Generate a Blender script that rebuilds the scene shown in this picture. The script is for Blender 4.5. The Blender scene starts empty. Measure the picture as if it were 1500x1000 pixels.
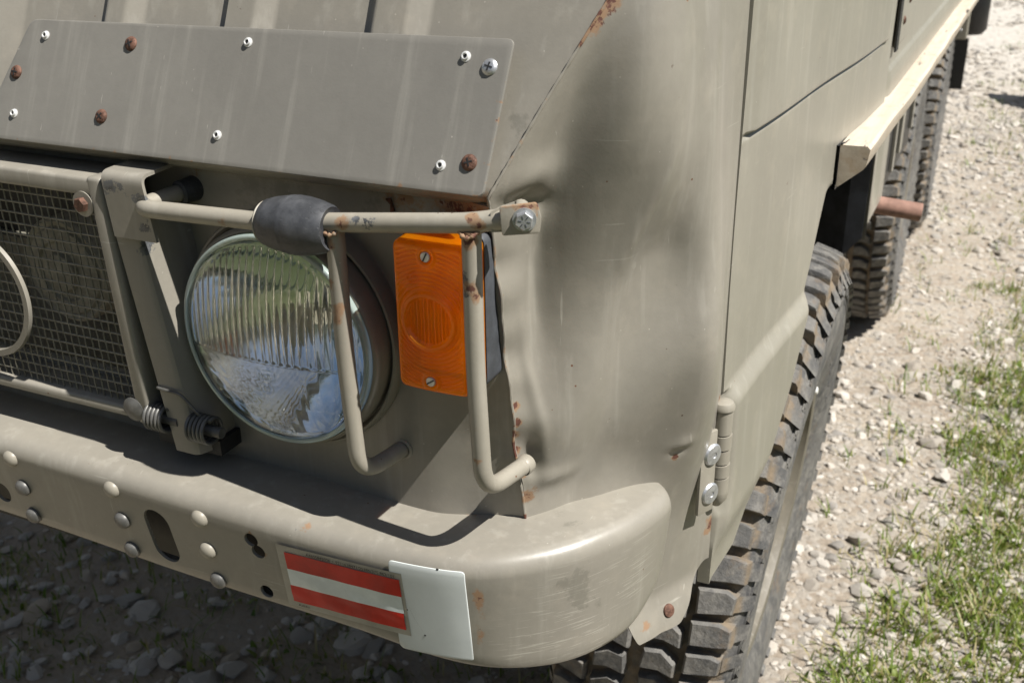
import bpy, bmesh, math, random
import numpy as np
from mathutils import Vector, Matrix
random.seed(7); rng = np.random.default_rng(7)
SC = bpy.context.scene; COL = SC.collection

# ------------------------------------------------------------------ camera, sky, sun, exposure
cam = bpy.data.objects.new('camera', bpy.data.cameras.new('camera')); COL.objects.link(cam)
cam.matrix_world = Matrix(((0.90569, -0.16129, 0.39205, 0.50159), (0.42378, 0.36908, -0.82716, -0.65500),
                           (-0.01129, 0.91530, 0.40262, 1.31864), (0, 0, 0, 1)))
cam.data.sensor_width = 36; cam.data.lens = 37.92; cam.data.clip_start = .02; cam.data.clip_end = 600
cam.data.dof.use_dof = True; cam.data.dof.focus_distance = .86; cam.data.dof.aperture_fstop = 13
SC.camera = cam
SUN = Vector((.565, -.048, .822)).normalized()
world = bpy.data.worlds.new('World'); SC.world = world; world.use_nodes = True
wn = world.node_tree.nodes; wl = world.node_tree.links
sky = wn.new('ShaderNodeTexSky'); sky.sky_type = 'NISHITA'; sky.sun_disc = False
sky.sun_elevation = math.asin(SUN.z); sky.sun_rotation = math.atan2(SUN.x, SUN.y); sky.dust_density = .6
bg = wn['Background']; bg.inputs['Strength'].default_value = .05
# broken white clouds over the blue
wt = wn.new('ShaderNodeTexCoord'); wm = wn.new('ShaderNodeMapping'); wm.inputs['Scale'].default_value = (1, 1, 2.2); wl.new(wt.outputs['Generated'], wm.inputs[0])
wz = wn.new('ShaderNodeTexNoise'); wz.inputs['Scale'].default_value = 2.3; wz.inputs['Detail'].default_value = 7; wz.inputs['Roughness'].default_value = .58; wl.new(wm.outputs[0], wz.inputs['Vector'])
wr = wn.new('ShaderNodeMapRange'); wr.interpolation_type = 'SMOOTHSTEP'; wl.new(wz.outputs['Fac'], wr.inputs[0]); wr.inputs[1].default_value = .44; wr.inputs[2].default_value = .62; wr.inputs[4].default_value = .92
wx = wn.new('ShaderNodeMix'); wx.data_type = 'RGBA'; wl.new(wr.outputs[0], wx.inputs[0]); wl.new(sky.outputs[0], wx.inputs[6]); wx.inputs[7].default_value = (3.4, 3.4, 3.45, 1)
wl.new(wx.outputs[2], bg.inputs[0])
sd = bpy.data.lights.new('sun', 'SUN'); sd.energy = 5.0; sd.angle = math.radians(.5); sd.color = (1, .965, .915)
sun = bpy.data.objects.new('sun', sd); COL.objects.link(sun)
sun.rotation_euler = SUN.to_track_quat('Z', 'Y').to_euler(); sun.location = SUN * 30
SC.view_settings.view_transform = 'Standard'; SC.view_settings.look = 'None'
SC.view_settings.exposure = .68; SC.view_settings.gamma = 1; SC.view_settings.use_curve_mapping = False
SC.cycles.max_bounces = 12; SC.cycles.transmission_bounces = 10; SC.cycles.caustics_refractive = False

# ------------------------------------------------------------------ materials
class NT:
    def __init__(s, name):
        s.m = bpy.data.materials.new(name); s.m.use_nodes = True
        s.n = s.m.node_tree.nodes; s.l = s.m.node_tree.links
        s.p = s.n['Principled BSDF']; s.out = s.n['Material Output']; s.tc = s.n.new('ShaderNodeTexCoord')
    def lk(s, a, b): s.l.new(a, b)
    def noise(s, scale, detail=4, rough=.55, vec=None, stretch=None):
        t = s.n.new('ShaderNodeTexNoise'); t.inputs['Scale'].default_value = scale
        t.inputs['Detail'].default_value = detail; t.inputs['Roughness'].default_value = rough
        v = vec or s.tc.outputs['Object']
        if stretch:
            mp = s.n.new('ShaderNodeMapping'); mp.inputs['Scale'].default_value = stretch; s.lk(v, mp.inputs[0]); v = mp.outputs[0]
        s.lk(v, t.inputs['Vector']); return t.outputs['Fac']
    def voro(s, scale, feature='F1', out='Distance'):
        t = s.n.new('ShaderNodeTexVoronoi'); t.inputs['Scale'].default_value = scale; t.feature = feature
        s.lk(s.tc.outputs['Object'], t.inputs['Vector']); return t.outputs[out]
    def ramp(s, v, a, b, lo=0., hi=1.):
        t = s.n.new('ShaderNodeMapRange'); t.interpolation_type = 'SMOOTHSTEP'
        s.lk(v, t.inputs[0]); t.inputs[1].default_value = a; t.inputs[2].default_value = b
        t.inputs[3].default_value = lo; t.inputs[4].default_value = hi; return t.outputs[0]
    def math(s, op, a, b=None):
        t = s.n.new('ShaderNodeMath'); t.operation = op
        for i, v in enumerate((a, b)):
            if v is None: continue
            if isinstance(v, (int, float)): t.inputs[i].default_value = v
            else: s.lk(v, t.inputs[i])
        return t.outputs[0]
    def mix(s, f, a, b, mode='MIX'):
        t = s.n.new('ShaderNodeMix'); t.data_type = 'RGBA'; t.blend_type = mode
        for k, v in ((0, f), (6, a), (7, b)):
            if isinstance(v, (int, float)): t.inputs[k].default_value = v
            elif isinstance(v, tuple): t.inputs[k].default_value = (*v, 1) if len(v) == 3 else v
            else: s.lk(v, t.inputs[k])
        return t.outputs[2]
    def attr(s, name):
        t = s.n.new('ShaderNodeAttribute'); t.attribute_name = name; return t.outputs['Fac']
    def bump(s, h, strength, dist=.001):
        t = s.n.new('ShaderNodeBump'); t.inputs['Strength'].default_value = strength; t.inputs['Distance'].default_value = dist
        s.lk(h, t.inputs['Height']); s.lk(t.outputs[0], s.p.inputs['Normal'])
    def set(s, **k):
        for a, v in k.items():
            a = a.replace('_', ' ')
            if isinstance(v, (int, float)): s.p.inputs[a].default_value = v
            elif isinstance(v, tuple): s.p.inputs[a].default_value = (*v, 1) if len(v) == 3 else v
            else: s.lk(v, s.p.inputs[a])
        return s

def paint(name, base, rough=.35, chips=.5, dust=.25, scratch=.5, streak=(75, 75, 4)):
    t = NT(name)
    big = t.noise(5, 5, .6); fine = t.noise(140, 3); mid = t.noise(28, 5, .65)
    c = t.mix(t.ramp(big, .3, .7), tuple(x*.9 for x in base), tuple(x*1.07 for x in base))
    c = t.mix(t.math('MULTIPLY', t.ramp(mid, .5, .75), dust), c, (base[0]*1.35+.03, base[1]*1.3+.025, base[2]*1.25+.02))
    c = t.mix(t.math('MULTIPLY', t.ramp(fine, .3, .7), .10), c, tuple(x*.6 for x in base))
    # fine pale scratches
    sc = t.ramp(t.noise(1, 2, .5, stretch=(9, 9, 330)), .70, .74)
    sc2 = t.ramp(t.noise(1, 2, .5, stretch=(420, 60, 14)), .715, .745)
    gate = t.ramp(t.noise(11, 3), .5, .62)
    c = t.mix(t.math('MULTIPLY', t.math('MULTIPLY', t.math('MAXIMUM', sc, sc2), gate), scratch), c, (.46, .44, .38))
    stk = t.ramp(t.noise(1, 4, .6, stretch=streak), .52, .72)
    c = t.mix(t.math('MULTIPLY', stk, .16), c, (.50, .48, .42))
    scf = t.math('MULTIPLY', t.ramp(t.noise(1, 4, .65, stretch=(26, 26, 620)), .56, .62), t.ramp(t.math('ADD', t.attr('scuff'), t.math('MULTIPLY', t.math('SUBTRACT', t.noise(14, 4), .5), .8)), .25, .6))
    c = t.mix(t.math('MULTIPLY', scf, .45), c, (.47, .45, .385))
    # stains (shaped dark patches)
    st = t.ramp(t.math('ADD', t.attr('stain'), t.math('MULTIPLY', t.math('SUBTRACT', t.noise(60, 5, .7), .5), .9)), .42, .55)
    c = t.mix(t.math('MULTIPLY', st, .42), c, (base[0]*.45, base[1]*.47, base[2]*.45))
    # dried dust specks and small nicks
    dsp = t.math('MULTIPLY', t.ramp(t.voro(160), .11, .07), t.ramp(t.voro(160, out='Color'), .80, .84))
    c = t.mix(t.math('MULTIPLY', dsp, .55), c, (.50, .47, .40))
    grime = t.math('MULTIPLY', t.ramp(t.noise(17, 7, .75), .56, .72), t.ramp(t.noise(230, 4, .7), .4, .62))
    c = t.mix(t.math('MULTIPLY', grime, .16), c, tuple(x*.45 for x in base))
    # chips and rust specks
    ch = t.ramp(t.noise(95, 6, .6), .735-.02*chips, .75-.02*chips)
    ch = t.math('MULTIPLY', ch, t.ramp(t.noise(9, 2), .5, .6))
    c = t.mix(ch, c, (.09, .055, .04))
    sp = t.ramp(t.voro(75), .075, .05); vr = t.ramp(t.voro(75, out='Color'), .80, .83)
    c = t.mix(t.math('MULTIPLY', sp, vr), c, (.13, .055, .025))
    # worn primer and rust where the metal is worn (painted by place)
    n5 = t.math('SUBTRACT', t.noise(70, 8, .75), .5); n6 = t.math('SUBTRACT', t.noise(130, 7, .7), .5)
    pr = t.ramp(t.math('ADD', t.attr('wear'), t.math('MULTIPLY', n5, 1.7)), .52, .58)
    c = t.mix(pr, c, t.mix(t.ramp(fine, .35, .65), (.03, .032, .036), (.13, .135, .14)))
    ru = t.math('ADD', t.attr('rust'), t.math('MULTIPLY', n5, 1.2))
    ru = t.math('MULTIPLY', ru, t.ramp(t.attr('rust'), .02, .12)); halo = t.ramp(ru, .38, .56); core = t.ramp(t.math('ADD', t.attr('rust'), t.math('MULTIPLY', n6, 1.3)), .60, .68)
    c = t.mix(t.math('MULTIPLY', halo, .75), c, (.27, .145, .065))
    c = t.mix(core, c, t.mix(fine, (.055, .02, .015), (.17, .07, .045)))
    r = t.math('ADD', t.math('MULTIPLY', big, .16), rough-.08)
    r = t.math('ADD', r, t.math('MULTIPLY', t.math('MAXIMUM', core, halo), .35))
    t.set(Base_Color=c, Roughness=r, Specular_IOR_Level=.5)
    t.bump(t.math('ADD', t.math('MULTIPLY', t.noise(420, 3), .5), t.math('MULTIPLY', t.math('MAXIMUM', core, pr), -.5)), .22, .0006)
    return t.m

def simple(name, base, rough=.5, metal=0., var=.25, scale=60, bump=0., bscale=200, spec=.5):
    t = NT(name)
    c = t.mix(t.ramp(t.noise(scale, 5, .65), .3, .7), tuple(x*(1-var) for x in base), tuple(x*(1+var) for x in base))
    t.set(Base_Color=c, Roughness=rough, Metallic=metal, Specular_IOR_Level=spec)
    if bump: t.bump(t.noise(bscale, 5, .6), bump, .001)
    return t.m

BASE = (.258, .240, .201)
M = {}
M['paint'] = paint('olive_grey_paint', BASE)
M['plate'] = paint('green_grey_plate_paint', (.208, .198, .174), .42, .2, .02, .6, (75, 5, 75))
M['door'] = paint('door_paint', (.272, .256, .211), .38, .4, .3, .6)
M['guard'] = paint('guard_paint', (.295, .272, .222), .45, .9, .2, .2)
M['beige'] = paint('beige_rim_paint', (.15, .135, .105), .55, .6, .5, .2)
M['dark'] = simple('dark_chassis', (.022, .022, .021), .6)
M['shell'] = simple('olive_shell', (.2, .19, .15), .6)
M['black'] = simple('black_plastic', (.012, .0125, .014), .42, var=.3)
M['splash'] = simple('black_splash_paint', (.03, .033, .04), .33, var=.45, scale=25, bump=.2, bscale=90)
M['primer'] = simple('grey_primer', (.05, .055, .065), .55)
M['gasket'] = simple('blue_grey_rubber', (.055, .06, .068), .6)
M['steel'] = simple('zinc_steel', (.50, .51, .52), .42, .75, .18, 150, .3)
M['alu'] = simple('bare_aluminium', (.70, .70, .68), .5, .35, .12, 200, .3)
M['spring'] = simple('dull_spring_steel', (.12, .118, .11), .45, .3, .3, 90)
M['rust'] = simple('rusty_iron', (.13, .065, .042), .78, 0, .55, 160, .8, 260, .25)
M['rustbolt'] = simple('brown_rusted_screw', (.125, .066, .046), .66, .25, .5, 260, .6, 400, .3)
M['pipe'] = simple('rusty_pink_pipe', (.26, .155, .12), .75, 0, .25, 40, .4, 160, .2)
M['red'] = simple('red_sticker', (.52, .02, .012), .3, 0, .22, 25, .5, 34, .35)
M['white'] = simple('white_sticker', (.70, .75, .73), .22, 0, .10, 25, .7, 34)
M['film'] = simple('aged_clear_film', (.37, .345, .29), .3, 0, .15, 40, .4, 60)
M['ink_recess'] = simple('black_ink_and_recess', (.02, .02, .02), .6)  # sticker print, and the painted dark of screw and rivet recesses
M['whiteplate'] = simple('white_enamel', (.60, .635, .62), .48, 0, .07, 14, .05, 60)
M['bulb'] = simple('bulb_shield', (.42, .39, .33), .35, .4, .1)
M['weight'] = simple('white_weight', (.75, .75, .72), .4)
M['horn'] = simple('pale_horn', (.36, .335, .27), .6)
M['mesh'] = simple('grille_mesh_paint', (.19, .178, .14), .5)
M['silver'] = NT('silvered_reflector').set(Base_Color=(.92, .93, .94), Metallic=1., Roughness=.042).m
t = NT('headlight_glass'); t.set(Base_Color=(.965, .99, .985), Transmission_Weight=1., Roughness=.0, IOR=1.45)
tb = t.n.new('ShaderNodeBsdfTransparent'); tb.inputs[0].default_value = (.95, .98, .97, 1); mx = t.n.new('ShaderNodeMixShader'); mx.inputs[0].default_value = .07
t.lk(t.p.outputs[0], mx.inputs[1]); t.lk(tb.outputs[0], mx.inputs[2]); t.lk(mx.outputs[0], t.out.inputs[0]); M['glass'] = t.m
t = NT('lens_rim_glass'); t.set(Base_Color=(.62, .74, .70), Transmission_Weight=.55, Roughness=.18, IOR=1.45); M['glassrim'] = t.m
# amber plastic: coloured, translucent, glossy
t = NT('amber_plastic')
tr = t.n.new('ShaderNodeBsdfTranslucent'); tr.inputs[0].default_value = (1, .55, .015, 1)
t.set(Base_Color=t.mix(t.ramp(t.noise(30, 4), .35, .65), (1., .36, .005), (1., .47, .012)), Roughness=.13, Transmission_Weight=.45, IOR=1.49, Coat_Weight=.6, Coat_Roughness=.05)
mx = t.n.new('ShaderNodeMixShader'); mx.inputs[0].default_value = .58
t.lk(t.p.outputs[0], mx.inputs[1]); t.lk(tr.outputs[0], mx.inputs[2])
tb = t.n.new('ShaderNodeBsdfTransparent'); tb.inputs[0].default_value = (1, .52, .02, 1); m2 = t.n.new('ShaderNodeMixShader'); m2.inputs[0].default_value = .2
t.lk(mx.outputs[0], m2.inputs[1]); t.lk(tb.outputs[0], m2.inputs[2]); t.lk(m2.outputs[0], t.out.inputs[0]); M['amber'] = t.m
M['ambercore'] = simple('amber_inner', (.95, .62, .25), .3)
# knob rubber with fine cracks
t = NT('weathered_rubber')
cr = t.ramp(t.noise(1, 4, .7, stretch=(60, 420, 420)), .60, .66)
t.set(Base_Color=t.mix(t.ramp(t.noise(45, 5, .7), .35, .7), (.033, .035, .039), (.075, .078, .084)), Roughness=.5)
t.bump(t.math('SUBTRACT', t.math('MULTIPLY', t.noise(260, 4), .3), cr), .5, .0006); M['rubber'] = t.m
# tyre
t = NT('dusty_tyre_rubber')
d1 = t.ramp(t.noise(9, 6, .7), .35, .68); d2 = t.ramp(t.noise(60, 6, .7), .42, .7)
c = t.mix(d1, (.070, .070, .070), (.15, .144, .132))
c = t.mix(t.math('MULTIPLY', d2, .55), c, (.27, .255, .225))
c = t.mix(t.math('MULTIPLY', t.ramp(t.noise(22, 5, .7), .55, .7), .6), c, (.17, .125, .085))
sp = t.n.new('ShaderNodeSeparateXYZ'); t.lk(t.tc.outputs['Object'], sp.inputs[0])
rad = t.math('SQRT', t.math('ADD', t.math('MULTIPLY', sp.outputs[1], sp.outputs[1]), t.math('MULTIPLY', sp.outputs[2], sp.outputs[2])))
pk = t.math('MULTIPLY', t.ramp(rad, .411, .404), t.ramp(rad, .385, .395))
c = t.mix(t.math('MULTIPLY', pk, t.ramp(t.noise(35, 5, .7), .3, .6)), c, (.20, .155, .105))
t.set(Base_Color=c, Roughness=.72, Specular_IOR_Level=.35); t.bump(t.math('ADD', t.noise(110, 6, .7), t.math('MULTIPLY', t.noise(32, 4, .6), 1.2)), .65, .003); M['tyre'] = t.m
# timber rail: pale paint, cracked along the grain
t = NT('cracked_painted_timber')
g = t.noise(1, 6, .7, stretch=(60, 3, 60)); ck = t.ramp(t.noise(1, 6, .75, stretch=(45, 6, 70)), .625, .655)
c = t.mix(t.ramp(g, .35, .7), (.48, .41, .325), (.58, .51, .415))
c = t.mix(t.math('MULTIPLY', t.ramp(t.noise(30, 5, .7), .52, .68), .45), c, (.42, .30, .19))
c = t.mix(ck, c, (.05, .04, .03)); t.set(Base_Color=c, Roughness=.7)
t.bump(t.math('SUBTRACT', t.math('MULTIPLY', g, .4), ck), .6, .002); M['wood'] = t.m
# stones
def stone_mat(name, a, b, c3):
    t = NT(name); oi = t.n.new('ShaderNodeObjectInfo')
    v = t.math('FRACT', t.math('ADD', t.attr('tint'), oi.outputs['Random']))
    c = t.mix(t.ramp(v, 0, .7), a, b); c = t.mix(t.ramp(v, .72, .95), c, c3)
    c = t.mix(t.math('MULTIPLY', t.ramp(t.noise(70, 6, .7), .4, .7), .4), c, (.27, .22, .16))
    c = t.mix(t.math('MULTIPLY', t.ramp(t.noise(240, 3, .6), .5, .8), .35), c, (.12, .11, .10))
    t.set(Base_Color=c, Roughness=.85, Specular_IOR_Level=.3); t.bump(t.noise(130, 6, .7), .6, .003); return t.m
M['stone'] = stone_mat('pale_limestone', (.335, .30, .255), (.52, .485, .43), (.25, .235, .215))
M['greystone'] = stone_mat('lightened_grey_rock', (.44, .415, .37), (.64, .60, .53), (.54, .46, .35))  # rock colour lightened to make up for the shade under the truck
# ground: dirt, crushed stone tone farther off, grass field beyond the front of the truck
t = NT('gravel_track_soil')
pos = t.tc.outputs['Object']
sx = t.n.new('ShaderNodeSeparateXYZ'); t.lk(pos, sx.inputs[0])
c = t.mix(t.ramp(t.noise(3, 6, .65), .35, .65), (.325, .265, .205), (.43, .37, .295))
c = t.mix(t.math('MULTIPLY', t.ramp(t.noise(40, 6, .7), .4, .65), .55), c, (.52, .465, .385))
vc = t.voro(55, out='Color'); c = t.mix(t.math('MULTIPLY', t.ramp(vc, .45, .6), .5), c, (.45, .42, .37))
c = t.mix(t.math('MULTIPLY', t.ramp(t.noise(160, 4, .7), .5, .7), .35), c, (.14, .11, .08))
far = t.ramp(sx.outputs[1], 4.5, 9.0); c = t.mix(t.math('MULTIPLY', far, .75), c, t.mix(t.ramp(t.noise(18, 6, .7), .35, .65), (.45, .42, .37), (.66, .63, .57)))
gr = t.math('ADD', t.math('MULTIPLY', sx.outputs[1], -1), t.math('MULTIPLY', t.noise(1.2, 5), 1.0)); gf = t.ramp(gr, .72, 1.1)
gr2 = t.ramp(t.math('ADD', sx.outputs[0], t.noise(1.2, 5)), 2.6, 3.4)
c = t.mix(t.math('MAXIMUM', gf, gr2), c, t.mix(t.noise(14, 6, .7), (.04, .05, .018), (.085, .095, .04)))
soil_lift = t.ramp(t.math('ADD', sx.outputs[0], t.math('MULTIPLY', t.noise(4, 4), .25)), -.05, -.35)
c = t.mix(t.math('MULTIPLY', soil_lift, .6), c, (.46, .385, .29))  # tan soil under the truck, colour lightened to offset the shade there
t.set(Base_Color=c, Roughness=.95, Specular_IOR_Level=.2)
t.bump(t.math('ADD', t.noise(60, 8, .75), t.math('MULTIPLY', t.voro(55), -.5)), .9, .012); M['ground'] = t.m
# grass
t = NT('grass_blade'); v = t.attr('tint')
c = t.mix(v, (.10, .17, .018), (.27, .31, .055)); c = t.mix(t.ramp(v, .70, .84), c, (.42, .36, .18))
t.set(Base_Color=c, Roughness=.5); tr = t.n.new('ShaderNodeBsdfTranslucent'); t.lk(c, tr.inputs[0])
mx = t.n.new('ShaderNodeMixShader'); mx.inputs[0].default_value = .35
t.lk(t.p.outputs[0], mx.inputs[1]); t.lk(tr.outputs[0], mx.inputs[2]); t.lk(mx.outputs[0], t.out.inputs[0]); M['grass'] = t.m
M['leaf'] = simple('tree_leaf', (.05, .075, .03), .5, 0, .5, 1.5)

# ------------------------------------------------------------------ geometry helpers
def tag(o, label=None, cat=None, group=None, kind=None):
    for k, v in (('label', label), ('category', cat), ('group', group), ('kind', kind)):
        if v: o[k] = v
    return o
def link(name, me, mats=None, parent=None, mat4=None, smooth=None):
    if mats is not None and len(me.materials) == 0:
        for m in (mats if isinstance(mats, (list, tuple)) else [mats]): me.materials.append(m)
    if smooth:
        me.polygons.foreach_set('use_smooth', [True]*len(me.polygons))
        if smooth is not True: me.set_sharp_from_angle(angle=math.radians(smooth))
    o = bpy.data.objects.new(name, me); COL.objects.link(o)
    if parent is not None: o.parent = parent
    if mat4 is not None: o.matrix_local = mat4
    return o
def pydata(name, v, f):
    me = bpy.data.meshes.new(name); me.from_pydata([tuple(map(float, p)) for p in v], [], [tuple(map(int, q)) for q in f]); me.update(); return me
class MB:
    """collects vertices and faces of one mesh"""
    def __init__(s): s.v = []; s.f = []; s.mi = []
    def add(s, v, f, mi=0):
        o = len(s.v); s.v += [tuple(p) for p in v]; s.f += [tuple(i+o for i in q) for q in f]; s.mi += [mi]*len(f)
    def grid(s, P, mi=0, flip=False, closeu=False):
        P = np.asarray(P, float); n, m = P.shape[:2]; f = []
        for i in range(n-1):
            for j in range(m if closeu else m-1):
                k = (j+1) % m; q = (i*m+j, i*m+k, (i+1)*m+k, (i+1)*m+j); f.append(q[::-1] if flip else q)
        s.add(P.reshape(-1, 3), f, mi)
    def box(s, x0, x1, y0, y1, z0, z1, mi=0, fn=None):
        v = [(x, y, z) for z in (z0, z1) for y in (y0, y1) for x in (x0, x1)]
        if fn: v = [fn(p) for p in v]
        s.add(v, [(0, 2, 3, 1), (4, 5, 7, 6), (0, 1, 5, 4), (2, 6, 7, 3), (0, 4, 6, 2), (1, 3, 7, 5)], mi)
    def lathe(s, prof, n=48, mi=0, frame=None, cap0=False, cap1=False):
        # prof: (radius, height along local z); frame: 4x4
        P = np.zeros((len(prof), n, 3)); a = np.arange(n)*2*math.pi/n
        for i, (r, h) in enumerate(prof): P[i, :, 0] = r*np.cos(a); P[i, :, 1] = r*np.sin(a); P[i, :, 2] = h
        o = len(s.v)
        Q = P.reshape(-1, 3)
        if frame is not None: Q = Q @ np.array(frame.to_3x3()).T + np.array(frame.translation)
        s.grid(Q.reshape(len(prof), n, 3), mi, closeu=True)
        if cap0: s.f.append(tuple(o+i for i in range(n))[::-1]); s.mi.append(mi)
        if cap1: s.f.append(tuple(o+(len(prof)-1)*n+i for i in range(n))); s.mi.append(mi)
    def tube(s, path, r, n=16, mi=0, caps=True):
        path = np.array(path, float); rr = np.broadcast_to(np.asarray(r, float), (len(path),))
        T = np.gradient(path, axis=0); T /= np.linalg.norm(T, axis=1)[:, None]
        u = np.cross(T[0], (0.3, .2, 1.)); u /= np.linalg.norm(u); P = []
        for i in range(len(path)):
            u = u - T[i]*u.dot(T[i]); u /= np.linalg.norm(u); w = np.cross(T[i], u)
            a = np.arange(n)*2*math.pi/n
            P.append(path[i] + rr[i]*(np.cos(a)[:, None]*u + np.sin(a)[:, None]*w))
        o = len(s.v); s.grid(P, mi, closeu=True)
        if caps:
            s.f.append(tuple(o+i for i in range(n))[::-1]); s.f.append(tuple(o+(len(P)-1)*n+i for i in range(n))); s.mi += [mi, mi]
    def mesh(s, name, recalc=True):
        me = pydata(name, s.v, s.f); me.polygons.foreach_set('material_index', s.mi)
        if recalc:
            b = bmesh.new(); b.from_mesh(me); bmesh.ops.remove_doubles(b, verts=b.verts, dist=1e-6)
            bmesh.ops.recalc_face_normals(b, faces=b.faces); b.to_mesh(me); b.free()
        return me
    def build(s, name, mats, parent=None, smooth=40, mat4=None, recalc=True):
        return link(name, s.mesh(name, recalc), mats, parent, mat4, smooth)
def fillet(pts, r, n=8, step=.006):
    """poly-line with rounded corners, resampled"""
    pts = [np.array(p, float) for p in pts]; out = [pts[0]]
    for i in range(1, len(pts)-1):
        a, b, c = pts[i-1], pts[i], pts[i+1]; d1 = a-b; d2 = c-b; l1 = np.linalg.norm(d1); l2 = np.linalg.norm(d2)
        k = min(r, l1*.49, l2*.49); p, q = b+d1/l1*k, b+d2/l2*k
        for t in np.linspace(0, 1, n): out.append((1-t)**2*p+2*t*(1-t)*b+t*t*q)
    out.append(pts[-1]); res = [out[0]]
    for a, b in zip(out[:-1], out[1:]):
        m = max(1, int(np.linalg.norm(b-a)/step))
        for k in range(1, m+1): res.append(a+(b-a)*k/m)
    return np.array([p for i, p in enumerate(res) if i == 0 or np.linalg.norm(p-res[i-1]) > 1e-5])
def slab(poly, thick, bev=.0008, seg=2, rc=0, rseg=5):
    """flat plate: 2-D outline (optionally with rounded corners) extruded along +z by thick, edges bevelled"""
    if rc:
        out = []; n = len(poly)
        for i in range(n):
            a, b, c = (Vector(poly[i-1]), Vector(poly[i]), Vector(poly[(i+1) % n]))
            k = rc if not isinstance(rc, (list, tuple)) else rc[i]
            if k <= 0: out.append(b); continue
            p = b+(a-b).normalized()*k; q = b+(c-b).normalized()*k
            for j in range(rseg+1):
                t = j/rseg; out.append((1-t)**2*p+2*t*(1-t)*b+t*t*q)
        poly = out
    b = bmesh.new(); vs = [b.verts.new((p[0], p[1], 0)) for p in poly]; f = b.faces.new(vs)
    if f.normal.z < 0: f.normal_flip()
    b.normal_update()
    r = bmesh.ops.extrude_face_region(b, geom=[f]); ex = [v for v in r['geom'] if isinstance(v, bmesh.types.BMVert)]
    bmesh.ops.translate(b, verts=ex, vec=(0, 0, thick)); b.normal_update()
    bmesh.ops.recalc_face_normals(b, faces=b.faces)
    if bev:
        top = [e for e in b.edges if all(v in ex for v in e.verts)]
        bmesh.ops.bevel(b, geom=top, offset=bev, segments=seg, profile=.5, affect='EDGES')
    me = bpy.data.meshes.new('slab'); b.to_mesh(me); b.free(); return me
def bevbox(sx, sy, sz, bev, seg=2):
    b = bmesh.new(); bmesh.ops.create_cube(b, size=1); bmesh.ops.scale(b, vec=(sx, sy, sz), verts=b.verts)
    bmesh.ops.bevel(b, geom=list(b.edges), offset=bev, segments=seg, profile=.5, affect='EDGES')
    me = bpy.data.meshes.new('box'); b.to_mesh(me); b.free(); return me
def frame(o, z, x=None):
    """4x4 with local z along z, local x near x, origin o"""
    z = Vector(z).normalized(); x = Vector(x or ((1, 0, 0) if abs(z.x) < .95 else (0, 1, 0))); x = (x-z*x.dot(z)).normalized(); y = z.cross(x)
    return Matrix(((x.x, y.x, z.x, o[0]), (x.y, y.y, z.y, o[1]), (x.z, y.z, z.z, o[2]), (0, 0, 0, 1)))
def cut(o, cutters):
    """subtract closed cutter meshes from an object and keep the result as plain mesh"""
    tmp = []
    for me in cutters:
        c = bpy.data.objects.new('cutter', me); COL.objects.link(c); tmp.append(c)
        m = o.modifiers.new('b', 'BOOLEAN'); m.operation = 'DIFFERENCE'; m.solver = 'EXACT'; m.object = c
    bake(o)
    for c in tmp: bpy.data.objects.remove(c)
def bake(o, ang=None):
    dg = bpy.context.evaluated_depsgraph_get(); dg.update()
    me = bpy.data.meshes.new_from_object(o.evaluated_get(dg)); o.modifiers.clear(); o.data = me
def spots(o, attr, pts):
    """wear painted on by place: pts = (x, y, z, radius, strength)"""
    me = o.data; co = np.zeros(len(me.vertices)*3); me.vertices.foreach_get('co', co); co = co.reshape(-1, 3)
    val = np.zeros(len(co))
    for x, y, z, r, s in pts:
        d = np.linalg.norm(co-np.array((x, y, z)), axis=1)/r; val = np.maximum(val, s*np.clip(1-d, 0, 1)**.8)
    a = me.attributes.get(attr) or me.attributes.new(attr, 'FLOAT', 'POINT'); a.data.foreach_set('value', val)
def catmull(Q, n):
    """smooth interpolation of control rows Q to n rows"""
    Q = np.array(Q, float); m = len(Q); out = []
    for t in np.linspace(0, m-1-1e-9, n):
        i = int(t); f = t-i; p0, p1, p2, p3 = Q[max(i-1, 0)], Q[i], Q[i+1], Q[min(i+2, m-1)]
        out.append(.5*((2*p1)+(p2-p0)*f+(2*p0-5*p1+4*p2-p3)*f*f+(3*p1-p0-3*p2+p3)*f**3))
    return np.array(out)
def text_mesh(s, size, align='LEFT', extrude=0.):
    cu = bpy.data.curves.new('txt', 'FONT'); cu.body = s; cu.size = size; cu.align_x = align; cu.extrude = extrude; cu.resolution_u = 3
    o = bpy.data.objects.new('txt', cu); COL.objects.link(o); dg = bpy.context.evaluated_depsgraph_get(); dg.update()
    me = bpy.data.meshes.new_from_object(o.evaluated_get(dg)); bpy.data.objects.remove(o); return me
def sm(x, a, b):
    t = np.clip((np.asarray(x, float)-a)/(b-a), 0, 1); return t*t*(3-2*t)

# ------------------------------------------------------------------ the setting: ground, stones, grass
def axis(lo, hi, step, far):
    a = list(np.arange(lo, hi+1e-6, step)); d = step
    while a[-1] < far: d *= 1.45; a.append(a[-1]+d)
    d = step
    while a[0] > -far: d *= 1.45; a.insert(0, a[0]-d)
    return np.array(a)
gx, gy = axis(-2.2, 1.6, .04, 260), axis(-1, 7, .04, 260)
def gz(x, y):
    return .010*np.sin(x*2.3+y*1.1)+.008*np.sin(x*5.1-y*3.7)+.004*np.sin(x*13+1)*np.sin(y*11)-.004
X, Y = np.meshgrid(gx, gy)
near = np.exp(-((np.maximum(np.abs(X)-2.2, 0))**2+(np.maximum(np.abs(Y-3)-4, 0))**2))
g = MB(); g.grid(np.stack([X, Y, gz(X, Y)*near], 2)); me = g.mesh('ground', False)
ground = tag(link('ground', me, M['ground'], smooth=True), kind='structure')

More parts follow.
